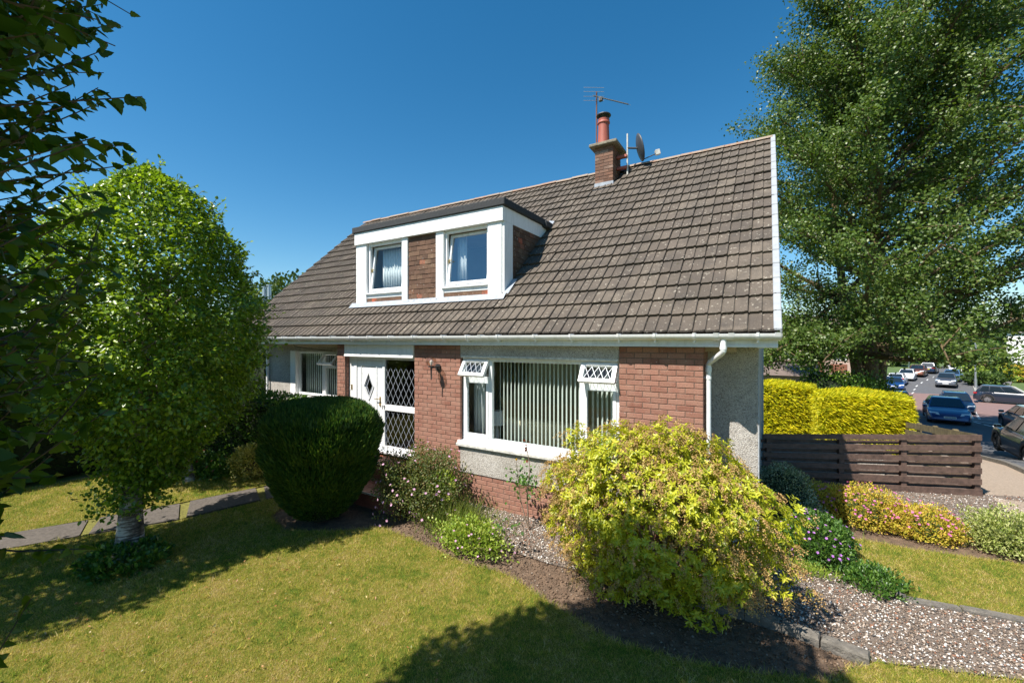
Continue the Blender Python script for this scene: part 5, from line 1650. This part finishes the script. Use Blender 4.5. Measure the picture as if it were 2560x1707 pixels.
P = np.tile(np.array(st0 + Vector((-.22, 0, 1.02))), (8, 1)); leaves('bud', P, rdirs(8) * .5 + np.array([0, 0, 1]), rdirs(8), .035, .03, 'leaf', 'yellowbud', rs)
r2 = thing('rose_plant', 'small pruned rose stump with few leaves in the bare soil', 'plant', (-2.95, -1.2, 0))
MB().tube([(-2.95, -1.2, -.02), (-2.94, -1.2, .2)], [.022, .018], 6).tube([(-2.86, -1.22, -.02), (-2.80, -1.2, .15)], [.02, .014], 6).tube([(-2.95, -1.2, .1), (-3.0, -1.2, .5)], [.01, .005], 5).build('stem', 'greytwig', r2)
P = np.array([-2.97, -1.2, .33]) + rng.normal(size=(26, 3)) * np.array([.1, .07, .12]); leaves('foliage', P, rdirs(26), rdirs(26) * .5 + np.array([0, 0, 1]), .055, .045, 'leaf', 'greenleaf', r2)

shrub('euonymus_shrub', 'rounded grey green variegated shrub shaded by the gable', (.22, 2.0, .42), (.44, .42, .46), 7000, .026, .018, 'greyleaf', amp=.08, lo=.6, seed=2, k=4, coremat='yew_core')
shrub('euonymus_shrub', 'small bright white variegated shrub in the sun beside the purple geranium', (.58, 1.62, .22), (.20, .18, .26), 1700, .026, .018, 'greyleaf', amp=.12, lo=.4, seed=5)
for q, (cc, rad, nn, lab) in enumerate((((1.25, 2.45, .22), (.62, .46, .36), 9000, 'taller left half of the golden spiraea mound with pink flowers'), ((1.95, 2.38, .15), (.50, .40, .30), 6500, 'lower right half of the golden spiraea mound with pink flowers'), ((.72, 2.55, .2), (.3, .4, .33), 3000, 'shaded golden spiraea at the left end of the mound'))):
    sp = shrub('spiraea_shrub', lab, cc, rad, nn, .030, .017, 'spirleaf', amp=.15, lo=.5, seed=11 + q, k=5, coremat='gold_core')
    flowers(sp, cc, rad, (190, 130, 30)[q], .034, 'spirflower', amp=.15, seed=11 + q, zfrac=.1, k=5, petals=7)
gp = shrub('purple_geranium', 'mound of green cranesbill dotted with purple flowers', (.56, .95, .18), (.42, .55, .34), 7500, .034, .026, 'geranleaf', amp=.1, lo=.5, seed=7, cat='plant', k=4, coremat='yew_core')
flowers(gp, (.56, .95, .18), (.42, .55, .34), 75, .036, 'geranflower', amp=.1, seed=7, zfrac=-.1, k=4)
shrub('periwinkle', 'glossy green ground cover spilling along the lawn kerb', (1.05, .42, .03), (.34, .40, .13), 2600, .04, .022, 'greenleaf', amp=.2, lo=.4, seed=8, cat='plant', stem=False, k=5)
shrub('sedge_tuft', 'yellow green creeping plant at the edge of the pebbles', (.45, .30, .02), (.30, .2, .08), 900, .05, .012, 'limeleaf', 'blade', amp=.2, lo=.3, seed=9, cat='plant', stem=False)
shrub('pieris_shrub', 'pale lime dwarf shrub at the right edge beyond the lawn strip', (2.78, 2.36, .2), (.50, .42, .36), 6500, .034, .015, 'paleleaf', 'lance', amp=.16, lo=.4, seed=13, k=4, coremat='gold_core')
wt = thing('grass_tuft', 'thin tall grass stalks behind the purple geranium', 'grass', (.85, 1.5, 0))
P = np.column_stack([.85 + .12 * rng.normal(size=40), 1.45 + .12 * rng.normal(size=40), np.zeros(40)])
leaves('blades', P, np.column_stack([.4 * rng.normal(size=40), .4 * rng.normal(size=40), np.ones(40)]), rdirs(40), .3 + .2 * rng.random(40), .008, 'blade', 'strawblade', wt)

# --- left side
def hedge_box(name, label, x0, x1, y0, y1, z0, z1, n, L, W, mat, coremat, shape='leaf', amp=.06, d0=(0, 0, .3), jit=.6, cat='hedge', seed=1, rz=0.0):
    cx, cy = (x0 + x1) / 2, (y0 + y1) / 2
    t = thing(name, label, cat, (cx, cy, z0))
    hx, hy, hz = (x1 - x0) / 2, (y1 - y0) / 2, (z1 - z0) / 2
    ar = np.array([4 * hy * hz, 4 * hy * hz, 4 * hx * hz, 4 * hx * hz, 4 * hx * hy]); pick = rng.choice(5, n, p=ar / ar.sum())
    u, v = rng.uniform(-1, 1, n), rng.uniform(-1, 1, n)
    Nn = np.array([(1, 0, 0), (-1, 0, 0), (0, 1, 0), (0, -1, 0), (0, 0, 1.)])[pick]
    Q = np.where((pick < 2)[:, None], np.stack([np.where(pick == 0, 1., -1.), u, v], -1), np.where((pick < 4)[:, None], np.stack([u, np.where(pick == 2, 1., -1.), v], -1), np.stack([u, v, np.ones(n)], -1)))
    ln = np.linalg.norm(Q, axis=1, keepdims=True); Q = Q * (1 - .10 * np.clip(ln - 1.25, 0, 1))     # soften the corners
    P = Q * np.array([hx, hy, hz])
    P += Nn * (amp * (np.sin(P[:, :1] * 3.1 + seed) + np.sin(P[:, 1:2] * 2.3) * .7 + np.sin(P[:, 2:] * 4.1)) / 2 - .12 * rng.random((n, 1)) ** 1.5)
    D = Nn * .8 + rdirs(n) * jit + np.array(d0)
    c_, s_ = math.cos(rz), math.sin(rz)
    Rm = np.array([(c_, -s_, 0), (s_, c_, 0), (0, 0, 1)])
    P = P @ Rm.T + np.array([cx, cy, (z0 + z1) / 2]); D = D @ Rm.T
    leaves('foliage', P, D, rdirs(n) * .7 + np.array([0, 0, .7]), L * (.6 + .8 * rng.random(n)), W * (.7 + .6 * rng.random(n)), shape, mat, t)
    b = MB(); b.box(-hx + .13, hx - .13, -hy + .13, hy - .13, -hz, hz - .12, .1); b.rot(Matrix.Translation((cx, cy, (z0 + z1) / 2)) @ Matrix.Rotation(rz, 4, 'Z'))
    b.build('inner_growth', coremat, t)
    return t
hedge_box('hedge', 'leafy green hedge beside the left corner of the house', -11.6, -9.0, -1.1, -.15, 0, 1.58, 9000, .06, .04, 'greenleaf', 'yew_core', rz=R(12))
shrub('variegated_shrub', 'small yellow variegated shrub below the leafy hedge', (-9.15, -1.25, .32), (.42, .36, .38), 2600, .05, .032, 'yellowvar', amp=.12, lo=.5, seed=4)
lp_ = shrub('low_perennials', 'low green perennials with dull red heads by the leaning trunk', (-10.15, -1.55, .16), (.75, .35, .28), 2600, .055, .045, 'greenleaf', amp=.25, lo=.4, seed=7, cat='plant', stem=False, k=5)
flowers(lp_, (-10.15, -1.55, .16), (.75, .35, .28), 22, .06, 'redleaf', amp=.25, seed=7, k=5, zfrac=.2)
st = thing('tree_stump', 'short reddish tree stump beside the leaning birch trunk', 'stump', (-10.85, -1.85, 0))
MB().lathe(-10.85, -1.85, [(0, -.05), (.24, -.05), (.21, .1), (.19, .34), (.17, .36), (0, .355)], 14).build('stump_wood', 'twig', st, True)
hedge_box('hedge', 'tall dark boundary hedge at the far left of the garden', -13.6, -12.4, -9.5, .5, 0, 2.3, 15000, .08, .055, 'darkleaf', 'yew_core', seed=3)
hedge_box('hedge', 'dark evergreen mass behind the left corner of the house', -14.6, -12.4, .8, 5.5, 0, 2.75, 9000, .09, .06, 'darkleaf', 'yew_core', seed=5)
shrub('garden_tree', 'distant green treetop left of the house roof', (-26.0, 9.5, 3.3), (2.6, 2.4, 3.3), 7000, .22, .18, 'farleaf', amp=.2, lo=.5, seed=5, cat='tree')

# --- golden hedges beyond the fence
hedge_box('golden_hedge', 'square clipped block of bright yellow conifer hedge', 1.45, 3.75, 10.9, 12.6, -.75, 1.12, 38000, .15, .026, 'goldleaf', 'gold_core', 'kite', amp=.08, d0=(.75, -.25, -.1), jit=.38, seed=2)
hedge_box('golden_hedge', 'long yellow green conifer hedge behind the house gable', -3.5, 1.55, 12.7, 14.2, -1.0, 1.2, 38000, .15, .026, 'goldleaf', 'gold_core', 'kite', amp=.08, d0=(.75, -.25, -.1), jit=.38, seed=4)
# ================================================================== CARS
MT['tyre'] = plain('tyre', (.018, .018, .018), .85, .2, 20)
MT['rim'] = plain('alloy', (.35, .36, .37), .3, .1, 5, metal=.7)
MT['rim_dark'] = plain('dark_alloy', (.05, .05, .055), .35, .1, 5, metal=.5)
MT['carglass'] = plain('car_glass', (.012, .02, .028), .06, .1, 3, spec=.7)
MT['trim'] = plain('black_trim', (.022, .022, .023), .6, .1, 8)
MT['headlamp'] = plain('headlamp', (.75, .78, .8), .12, .05, 5)
MT['tail'] = plain('tail_lamp', (.35, .012, .015), .15, .05, 5)
MT['plate_w'] = plain('plate_white', (.72, .72, .70), .5, .03, 5)
MT['plate_y'] = plain('plate_yellow', (.72, .55, .05), .5, .03, 5)
def paint(name, col, metal=.35): 
    MT[name] = plain(name, col, .3, .04, 2, metal=metal, coat=1.0); return name
paint('p_blue', (.010, .045, .17), .2); paint('p_navy', (.006, .014, .04), 0); paint('p_black', (.006, .006, .008), 0); paint('p_grey', (.10, .105, .12)); paint('p_white', (.72, .73, .74), 0)
paint('p_brown', (.17, .06, .03)); paint('p_sky', (.10, .2, .36)); paint('p_slate', (.010, .016, .03), 0)
STY = {
 'suv': dict(L=4.5, W=1.84, H=1.64, wb=2.67, wr=.345, top=[(-.5, .70), (-.485, .92), (-.40, 1.03), (.17, 1.02), (.24, 1.0), (.40, .93), (.465, .84), (.49, .70), (.5, .52)], g=(-.475, .235, -.385, .03, 1.0)),
 'sedan': dict(L=4.65, W=1.84, H=1.45, wb=2.86, wr=.335, top=[(-.5, .66), (-.49, .90), (-.40, .97), (.18, .93), (.25, .90), (.38, .80), (.46, .70), (.49, .60), (.5, .42)], g=(-.43, .27, -.22, .055, .90)),
 'hatch': dict(L=4.3, W=1.79, H=1.47, wb=2.62, wr=.32, top=[(-.5, .62), (-.49, .86), (-.42, .95), (.17, .92), (.25, .89), (.40, .80), (.47, .70), (.495, .58), (.5, .42)], g=(-.47, .27, -.36, .05, .90)),
}
def car(label, x, y, heading, style, pnt, group, trim=False, plate=None, rim='rim', detail=True, z=None):
    S = STY[style]; L, W, H, wb, wr = S['L'], S['W'], S['H'], S['wb'], S['wr']
    zg = gz(y) + .004 if z is None else z
    t = thing('parked_car', label, 'car', (x, y, zg), group, rotz=heading)
    fx, rx = wb / 2 + .02, -wb / 2 + .02
    hw = W / 2
    xs = sorted(set(list(np.linspace(-L / 2, L / 2, 37)) + [f + d for f in (fx, rx) for d in (-wr * 1.18, -wr * 1.1, wr * 1.1, wr * 1.18)]))
    tx, tz = [p[0] * L for p in S['top']], [p[1] for p in S['top']]
    V, n = [], 9
    for xx in xs:
        zt = float(np.interp(xx, tx, tz)); e = abs(xx) / (L / 2)
        w = hw * (1 - .16 * max(0, (e - .72) / .28) ** 2.2)
        zl = .20 + .12 * max(0, (e - .85) / .15)
        for f in (fx, rx):
            d = abs(xx - f)
            if d < wr * 1.15: zl = max(zl, wr + math.sqrt(max(0, (wr * 1.15) ** 2 - d * d)) - .02)
        zl = min(zl, zt - .06)
        zm = zl + (zt - zl) * .55
        pts = [(w * .90, zl), (w * .985, zl + min(.05, (zm - zl) * .4)), (w, zm), (w * .975, zt - (zt - zm) * .35), (w * .90, zt - .01), (w * .45, zt + .015), (0, zt + .022)]
        V += [(xx, yy, zz) for yy, zz in pts] + [(xx, -yy, zz) for yy, zz in pts[-2::-1]]
    m = 13
    F = [(i * m + j, (i + 1) * m + j, (i + 1) * m + j + 1, i * m + j + 1) for i in range(len(xs) - 1) for j in range(m - 1)]
    F += [(i * m + m - 1, (i + 1) * m + m - 1, (i + 1) * m, i * m) for i in range(len(xs) - 1)]
    F += [tuple(range(m)), tuple((len(xs) - 1) * m + j for j in range(m))[::-1]]
    b = MB(); b.v = V; b.f = F
    body = b.build('body', pnt, t, True, True)
    g0, g1, r0, r1, zb = S['g']; g0, g1, r0, r1 = [q * L for q in (g0, g1, r0, r1)]
    wbz, wrz = hw * .90, hw * .70
    zb -= .03
    b = MB(); k = 6
    for f in np.linspace(0, 1, k):                                        # cabin, slightly barrelled
        q = f ** .85
        x0_, x1_ = g0 + (r0 - g0) * q, g1 + (r1 - g1) * q; ww = wbz + (wrz - wbz) * f ** 1.3; zz = zb + (H - .03 - zb) * f
        b.v += [(x0_, -ww, zz), (x1_, -ww, zz), (x1_, ww, zz), (x0_, ww, zz)]
    for i in range(k - 1):
        for j in range(4): b.f.append((i * 4 + j, i * 4 + (j + 1) % 4, (i + 1) * 4 + (j + 1) % 4, (i + 1) * 4 + j))
    o = (k - 1) * 4; i0 = len(b.v)
    b.v += [(r0 + .12, -wrz * .8, H), (r1 - .15, -wrz * .8, H), (r1 - .15, wrz * .8, H), (r0 + .12, wrz * .8, H)]
    for j in range(4): b.f.append((o + j, o + (j + 1) % 4, i0 + (j + 1) % 4, i0 + j))
    b.f.append((i0, i0 + 1, i0 + 2, i0 + 3))
    b.build('cabin', pnt, t, True, True)
    def gp(f, end, s):            # point on the cabin shell
        q = f ** .85
        x_ = (g0 + (r0 - g0) * q) if end == 0 else (g1 + (r1 - g1) * q)
        return Vector((x_, s * (wbz + (wrz - wbz) * f ** 1.3), zb + (H - .03 - zb) * f))
    def panel(nm, corners, off):
        c_ = sum(corners, Vector()) / 4
        q = [c_ + (p - c_) * 1.0 + off for p in corners]
        MB().quad(*q).build(nm, 'carglass', t, False, True)
    lo_, hi_ = .16, .93
    panel('windscreen', [gp(lo_, 1, -.93), gp(lo_, 1, .93), gp(hi_, 1, .90), gp(hi_, 1, -.90)], Vector((.025, 0, .02)))
    panel('rear_window', [gp(lo_, 0, .90), gp(lo_, 0, -.90), gp(hi_, 0, -.86), gp(hi_, 0, .86)], Vector((-.025, 0, .02)))
    for s in (-1, 1):
        cuts = [.08, .36, .40, .70, .73, .93] if style != 'sedan' else [.10, .42, .46, .74, .77, .90]
        cuts = [1 - c_ for c_ in cuts][::-1]
        for a, e in ((cuts[0], cuts[1]), (cuts[2], cuts[3]), (cuts[4], cuts[5])):
            q = [gp(lo_, 0, s).lerp(gp(lo_, 1, s), a), gp(lo_, 0, s).lerp(gp(lo_, 1, s), e), gp(hi_ - .05, 0, s).lerp(gp(hi_ - .05, 1, s), e), gp(hi_ - .05, 0, s).lerp(gp(hi_ - .05, 1, s), a)]
            panel('side_window', q, Vector((0, .022 * s, .006)))
    for f in (fx, rx):
        for s in (-1, 1):
            yo = s * (hw - .005); yi = s * (hw - .22)
            wh = MB(); wh.lathe(f, wr, [(wr * .62, yo), (wr * .9, yo + s * .004), (wr, yo - s * .03), (wr, yi + s * .02), (wr * .7, yi)], 20, 'y')
            w_ = wh.build('wheel', 'tyre', t, True, True)
            rm = MB(); rm.lathe(f, wr, [(0, yo - s * .05), (wr * .60, yo - s * .05), (wr * .64, yo - s * .002), (wr * .60, yo - s * .003), (wr * .57, yo - s * .03)], 16, 'y')
            for q in range(5):
                a = 2 * math.pi * q / 5 + .3
                d = Vector((math.cos(a), 0, math.sin(a))); p_ = Vector((-math.sin(a), 0, math.cos(a))) * .032
                c0 = Vector((f, yo - s * .015, wr)); e = c0 + d * wr * .6
                rm.quad(c0 - p_, e - p_ * .8, e + p_ * .8, c0 + p_)
            rm.build('rim', rim, w_, True, True)
            if trim:
                ar = MB(); na = 14; pr = []
                for q in range(na + 1):
                    a = R(-8) + R(196) * q / na
                    pr.append((math.cos(a), math.sin(a)))
                for rr2, yy in ((wr * 1.12, hw + .012), (wr * 1.38, hw + .012), (wr * 1.12, hw - .1)):
                    ar.v += [(f + p[0] * rr2, s * yy, wr + p[1] * rr2) for p in pr]
                for q in range(na):
                    ar.f.append((q, q + 1, na + 2 + q, na + 1 + q)); ar.f.append((q, q + 1, 2 * na + 3 + q, 2 * na + 2 + q))
                ar.build('wheel_arch', 'trim', t, False, True)
    lt = float(np.interp(.455 * L, tx, tz))
    for s in (-1, 1):
        b = MB()
        b.quad((L * .488, s * hw * .46, lt - .13), (L * .455, s * hw * .90, lt - .06), (L * .435, s * hw * .93, lt + .03), (L * .470, s * hw * .52, lt + .0))
        for v_ in range(4): b.v[v_] = (b.v[v_][0] + .015, b.v[v_][1], b.v[v_][2] + .02)
        b.quad(*[(p[0] - .08, p[1] * .99, p[2] - .02) for p in b.v[:4]])
        for v_ in range(4): b.f.append((v_, (v_ + 1) % 4, 4 + (v_ + 1) % 4, 4 + v_))
        b.build('headlight', 'headlamp', t, False, True)
        MB().box(-L * .497, -L * .44, min(s * hw * .52, s * hw * .925), max(s * hw * .52, s * hw * .925), .80, .94, .02).build('taillight', 'tail', t, False, True)
        b = MB().box(-.07, .06, -.1, .1, -.06, .07, .025); b.rot(Matrix.Translation((g1 * .86, s * (hw + .07), zb + .10)))
        b.build('wing_mirror', pnt, t, True, True)
    MB().box(L * .476, L * .4985, -hw * .62, hw * .62, .28, .42, .015).box(-L * .4995, -L * .48, -hw * .7, hw * .7, .24, .36, .015).box(-L * .36, L * .36, -hw * .97, hw * .97, .17, .26).build('lower_trim', 'trim', t, False, True)
    MB().box(L * .4985, L * .503, -.26, .26, .43, .54, .004).build('number_plate', 'plate_w', t, False, True)
    MB().box(-L * .504, -L * .4985, -.26, .26, .62, .73, .004).build('number_plate', 'plate_y', t, False, True)
    if plate:
        text(plate, .10, Matrix.Translation((L * .5035, .02, .448)) @ Matrix.Rotation(R(90), 4, 'Z') @ Matrix.Rotation(R(90), 4, 'X'), 'dark', t, True, 'plate_lettering')
    return t
HD = lambda dx, dy: math.atan2(dy, dx)
GR = 'cars on the street'
car('bright blue saloon facing the camera on the shaded road', 9.55, 30.6, HD(-.17, -1), 'sedan', 'p_blue', GR, plate='BD25 JYW', rim='rim_dark')
car('dark blue car close behind the bright blue saloon', 12.2, 38.6, HD(-.2, -1), 'hatch', 'p_navy', GR)
car('black crossover with grey wheel arches at the right edge by the kerb', 8.85, 17.55, HD(.05, 1), 'suv', 'p_black', GR, trim=True, rim='rim_dark')
car('black hatchback with red tail lights parked ahead of the crossover', 12.1, 27.2, HD(.05, 1), 'hatch', 'p_black', GR)
car('navy estate car seen side-on across the junction', 19.2, 51.0, HD(1, -.42), 'suv', 'p_slate', GR, trim=True)
car('dark saloon half hidden by the end of the golden hedge', 8.7, 38.2, HD(.15, 1), 'sedan', 'p_slate', GR)
car('blue saloon first in the row parked at the left kerb', 12.9, 60.2, HD(-.2, -1), 'sedan', 'p_blue', GR)
car('white hatchback with its tail towards the camera behind the blue saloon', 14.4, 66.2, HD(.3, 1), 'hatch', 'p_white', GR)
car('second white car in the row at the left kerb', 16.6, 72.2, HD(-.3, -1), 'hatch', 'p_white', GR)
car('copper brown car in the row at the left kerb', 19.0, 78, HD(-.35, -1), 'suv', 'p_brown', GR)
car('farthest dark car at the end of the left row', 21.7, 84, HD(.35, 1), 'suv', 'p_navy', GR)
car('grey crossover facing the camera at the right kerb of the far road', 18.9, 66, HD(-.3, -1), 'suv', 'p_grey', GR)
car('pale blue car parked just behind the grey crossover', 21.3, 73, HD(-.35, -1), 'hatch', 'p_sky', GR)
car('white car far up the road at the right kerb', 25.5, 86, HD(-.38, -1), 'hatch', 'p_white', GR)

# ================================================================== BACKGROUND BUILDINGS
MT['pinkrender'] = plain('pink_render', (.42, .30, .25), .9, .08, 2)
MT['greyrender'] = plain('grey_render', (.33, .29, .25), .9, .08, 2)
MT['brownpanel'] = plain('brown_panel', (.19, .07, .04), .8, .15, 4)
MT['farwhite'] = plain('far_white', (.72, .71, .68), .8, .06, 1)
MT['slateroof'] = plain('far_roof', (.16, .12, .10), .9, .2, 1.5)
MT['farglass'] = plain('far_glass', (.06, .07, .08), .1, .2, 1, spec=.6)
def building(name, label, x0, x1, y0, y1, zb, zw, zr, wall, wins, rz=0.0, bands=(), roofmat='slateroof', axis='x'):
    cx, cy = (x0 + x1) / 2, (y0 + y1) / 2
    t = thing(name, label, 'building', (cx, cy, zb), rotz=rz)
    hx, hy = (x1 - x0) / 2, (y1 - y0) / 2
    h = zw - zb
    MB().box(-hx, hx, -hy, hy, -1.5, h).build('wall', wall, t, False, True)
    if zr > zw:
        rf = MB(); o = .35; e = zr - zb
        if axis == 'x':
            rf.extrude([(-hy - o, h - .05), (hy + o, h - .05), (0, e)], 0, -hx - o, hx + o)
        else:
            rf.extrude([(-hx - o, h - .05), (hx + o, h - .05), (0, e)], 1, -hy - o, hy + o)
        rf.build('roof', roofmat, t, False, True)
    for (face, a, z, w, hh, kind) in wins:
        b, g = MB(), MB()
        if face == 'S':
            b.box(a - w / 2, a + w / 2, -hy - .06, -hy + .1, z, z + hh); g.box(a - w / 2 + .09, a + w / 2 - .09, -hy - .075, -hy, z + .09, z + hh - .09)
        else:
            b.box(hx - .1, hx + .06, a - w / 2, a + w / 2, z, z + hh); g.box(hx, hx + .075, a - w / 2 + .09, a + w / 2 - .09, z + .09, z + hh - .09)
        f = b.build('window' if kind == 'w' else 'door', 'farwhite', t, False, True)
        g.build('pane' if kind == 'w' else 'door_leaf', 'farglass' if kind == 'w' else 'brownpanel', f, False, True)
    for (face, a, z, w, hh) in bands:
        b = MB()
        if face == 'S': b.box(a - w / 2, a + w / 2, -hy - .03, -hy + .1, z, z + hh)
        else: b.box(hx - .1, hx + .03, a - w / 2, a + w / 2, z, z + hh)
        b.build('cladding', 'brownpanel', t, False, True)
    return t
fz = gz(50)
W_ = [('S', a, z, w, hh, k) for a, z, w, hh, k in ((1.2, .9, 1.2, 1.4, 'w'), (3.0, .1, 1.0, 2.1, 'd'), (-1.2, .9, 1.4, 1.4, 'w'), (1.2, 3.7, 1.3, 1.4, 'w'), (3.2, 3.7, 1.1, 1.4, 'w'), (-1.2, 3.7, 1.3, 1.4, 'w'), (-3.2, .9, 1.4, 1.4, 'w'), (-3.2, 3.7, 1.3, 1.4, 'w'))] + [('E', a, z, 1.3, 1.4, 'w') for a in (-2.6, 0, 2.6) for z in (.9, 3.7)]
building('apartment_block', 'pink rendered two storey block with white windows behind the poplar trunk', -.5, 8.4, 50, 58, fz, fz + 6.2, fz + 8.6, 'pinkrender', W_, R(-8), [('S', 1.2, 2.35, 1.4, 1.3), ('S', 3.1, 2.4, 1.4, .9), ('E', 0, 2.4, 1.4, 1.25)])
building('terraced_house', 'grey rendered house with white porch glimpsed through the poplar leaves', -13, -2.5, 44, 52, gz(46), gz(46) + 5.8, gz(46) + 8.2, 'greyrender', [('S', a, z, 1.5, 1.4, 'w') for a in (-3, -.5, 2, 4) for z in (.9, 3.6)], R(-6), [('S', 2, 2.35, 1.5, 1.2)])
building('garage', 'low brown rendered garage left of the poplar above the hedge', -2.0, 2.6, 27, 32, gz(29), gz(29) + 2.7, gz(29) + 3.4, 'pinkrender', [('S', .8, .1, 2.2, 2.0, 'd')], 0)
rx_ = at_depth(2545, 905, 95); zg_ = gz(rx_.y)
building('white_house', 'long low white rendered house above the gardens at the right edge', rx_.x - 7, rx_.x + 14, rx_.y, rx_.y + 8, rx_.z - 1.4, rx_.z + 1.4, rx_.z + 1.5, 'farwhite', [('S', -4.5, .8, 1.5, 1.1, 'w')], R(-20))
for k, (px, py, Z, w, lab) in enumerate(((2535, 862, 150, 14, 'far house with grey brown roof at the right above the white house'), (2495, 858, 165, 15, 'far brown roofed house just left of the grey roofed one'), (2450, 862, 150, 13, 'far house with brown roof peeping below the poplar leaves'))):
    q = at_depth(px, py, Z)
    building('far_house', lab, q.x - w / 2, q.x + w / 2, q.y, q.y + 8, q.z - 2.6, q.z - .3, q.z + 3.0, 'farwhite', [('S', a, .6, 1.6, 1.3, 'w') for a in (-4, 0, 4)], R(-32))
q = at_depth(2612, 858, 60)
building('neighbour_gable', 'pale grey gable wall cut by the right edge of the picture', q.x - 1.4, q.x + 6, q.y, q.y + 8, q.z - 2.6, q.z + 1.6, q.z + 1.7, 'farwhite', [], R(-30))
nb = at_depth(668, 760, 20)
nh = building('neighbour_house', 'neighbouring house with two steel flues behind the roof on the left', nb.x - 3.5, nb.x + 2.5, nb.y - 2, nb.y + 4, 0, 2.7, 4.25, 'greyrender', [('S', 0, 1, 1.5, 1.2, 'w')], 0)
for px, pt in ((661, 716), (673, 712)):
    p = at_depth(px, pt, 20)
    b = MB().tube([(p.x, p.y, 3.4), (p.x, p.y, p.z - .12)], .085, 12).tube([(p.x, p.y, p.z - .05), (p.x, p.y, p.z)], .12, 12).tube([(p.x, p.y, p.z - .12), (p.x, p.y, p.z - .05)], .06, 8)
    o = b.build('flue', 'steel', nh)
# --- street furniture
def pole(name, label, px, Z, h, r, mat, ytop=None):
    p = at_depth(px, 900, Z); z0 = gz(p.y)
    t = thing(name, label, 'lamp post' if 'lamp' in name else 'sign', (p.x, p.y, z0))
    MB().tube([(p.x, p.y, z0 - .1), (p.x, p.y, z0 + 1.1)], r * 1.5, 10).tube([(p.x, p.y, z0 + 1.05), (p.x, p.y, z0 + h)], r, 10).build('post', mat, t)
    return t, p, z0
t, p, z0 = pole('street_lamp', 'grey lamp post at the pavement corner beyond the junction', 2439, 50, 5.5, .09, 'steel')
MB().tube([(p.x, p.y, z0 + 5.4), (p.x - .8, p.y - .2, z0 + 5.8)], .05, 8).box(p.x - 1.3, p.x - .7, p.y - .3, p.y - .1, z0 + 5.74, z0 + 5.86, .03).build('lantern', 'steel', t)
t, p, z0 = pole('street_lamp', 'slim lamp post behind the row of cars on the left kerb', 2272, 75, 6, .07, 'steel')
MB().tube([(p.x, p.y, z0 + 5.9), (p.x + .8, p.y, z0 + 6.2)], .04, 8).box(p.x + .7, p.x + 1.3, p.y - .1, p.y + .1, z0 + 6.14, z0 + 6.26, .03).build('lantern', 'steel', t)
t, p, z0 = pole('road_sign', 'white and red sign on a leaning white post beside the poplar', 2196, 33, 2.9, .05, 'farwhite')
MB().box(p.x - .3, p.x + .3, p.y - .09, p.y - .06, z0 + 2.35, z0 + 2.95, .01).build('sign_plate', 'farwhite', t)
MB().box(p.x - .26, p.x + .0, p.y - .11, p.y - .091, z0 + 2.45, z0 + 2.7, .008).build('sign_symbol', 'tail', t)
# --- background greenery, each a plant of its own
def far_bush(label, px, py, Z, w, h, n, mat, seed, L=None, cat='bush', name='background_bush'):
    q = at_depth(px, py, Z); z0 = gz(q.y)
    zc = z0 + h / 2
    L = L or .0055 * Z
    return shrub(name, label, (q.x, q.y, zc), (w / 2, w / 2.2, h / 2), n, L, L * .8, mat, amp=.18, lo=.55, seed=seed, cat=cat, coremat='yew_core', k=3, group='bushes along the street')
far_bush('dark green laurel bush just behind the long golden hedge', 2062, 950, 19, 2.4, 3.6, 2800, 'greenleaf', 3)
far_bush('green bush at the foot of the poplar trunk', 2150, 965, 18.2, 2.0, 3.1, 2600, 'greenleaf', 4)
far_bush('mid green bush against the poplar trunk on the right', 2196, 968, 18.6, 1.5, 3.0, 2000, 'greenleaf', 5)
far_bush('rounded lime green bush in front of the pink block', 2118, 950, 44, 4.5, 2.6, 1500, 'limeleaf', 6)
far_bush('clipped green bush behind the white cars', 2232, 930, 78, 6, 3.6, 1500, 'farleaf', 7)
far_bush('yellow green bush beside the slim lamp post', 2262, 925, 84, 6, 4.5, 1500, 'limeleaf', 8)
far_bush('tall dark green shrub at the bend of the far road', 2310, 905, 100, 12, 7.5, 2200, 'farleaf', 9)
far_bush('dark tree mass at the far left of the road', 2215, 890, 95, 15, 9, 2600, 'farleaf', 10, cat='tree', name='background_tree')
far_bush('broad dark tree closing the far end of the road', 2375, 880, 130, 22, 9, 2600, 'farleaf', 11, cat='tree', name='background_tree')
far_bush('low clipped green hedge at the pavement corner', 2462, 955, 52, 4.2, 1.6, 1500, 'farleaf', 12)
far_bush('pale green mound of a shrub behind the navy estate car', 2500, 960, 56, 5, 1.9, 1400, 'limeleaf', 13)
far_bush('orange tinted shrub behind the navy estate car bonnet', 2545, 965, 55, 4, 2.2, 1400, 'spirleaf', 14)
far_bush('large rounded green bush below the white house', 2545, 935, 66, 8, 5.5, 2200, 'greenleaf', 15)
far_bush('yellow green shrub left of the large rounded bush', 2450, 940, 62, 5, 3.2, 1500, 'limeleaf', 16)
far_bush('green thicket below the far roofs', 2510, 890, 110, 16, 6.5, 2200, 'farleaf', 17)
far_bush('green thicket to the right below the far roofs', 2556, 880, 105, 13, 8, 2000, 'farleaf', 18)
# wooded skyline
for k in range(2):
    n = 9000
    a = rng.random(n); Yd = 260 + 60 * k
    P = np.stack([-120 + a * 420, Yd + 20 * rng.random(n), .6 + rng.random(n) * (7 + 4 * np.sin(a * 23 + k) + 3 * np.sin(a * 57))], -1)
    m = len(P)
    o = leaves('distant_wood', P, rdirs(m), rdirs(m), 2.4, 2.2, 'kite', 'farleaf', None)
    tag(o, ('nearer band of woodland on the skyline', 'farther band of woodland on the skyline')[k], 'wood', kind='stuff')
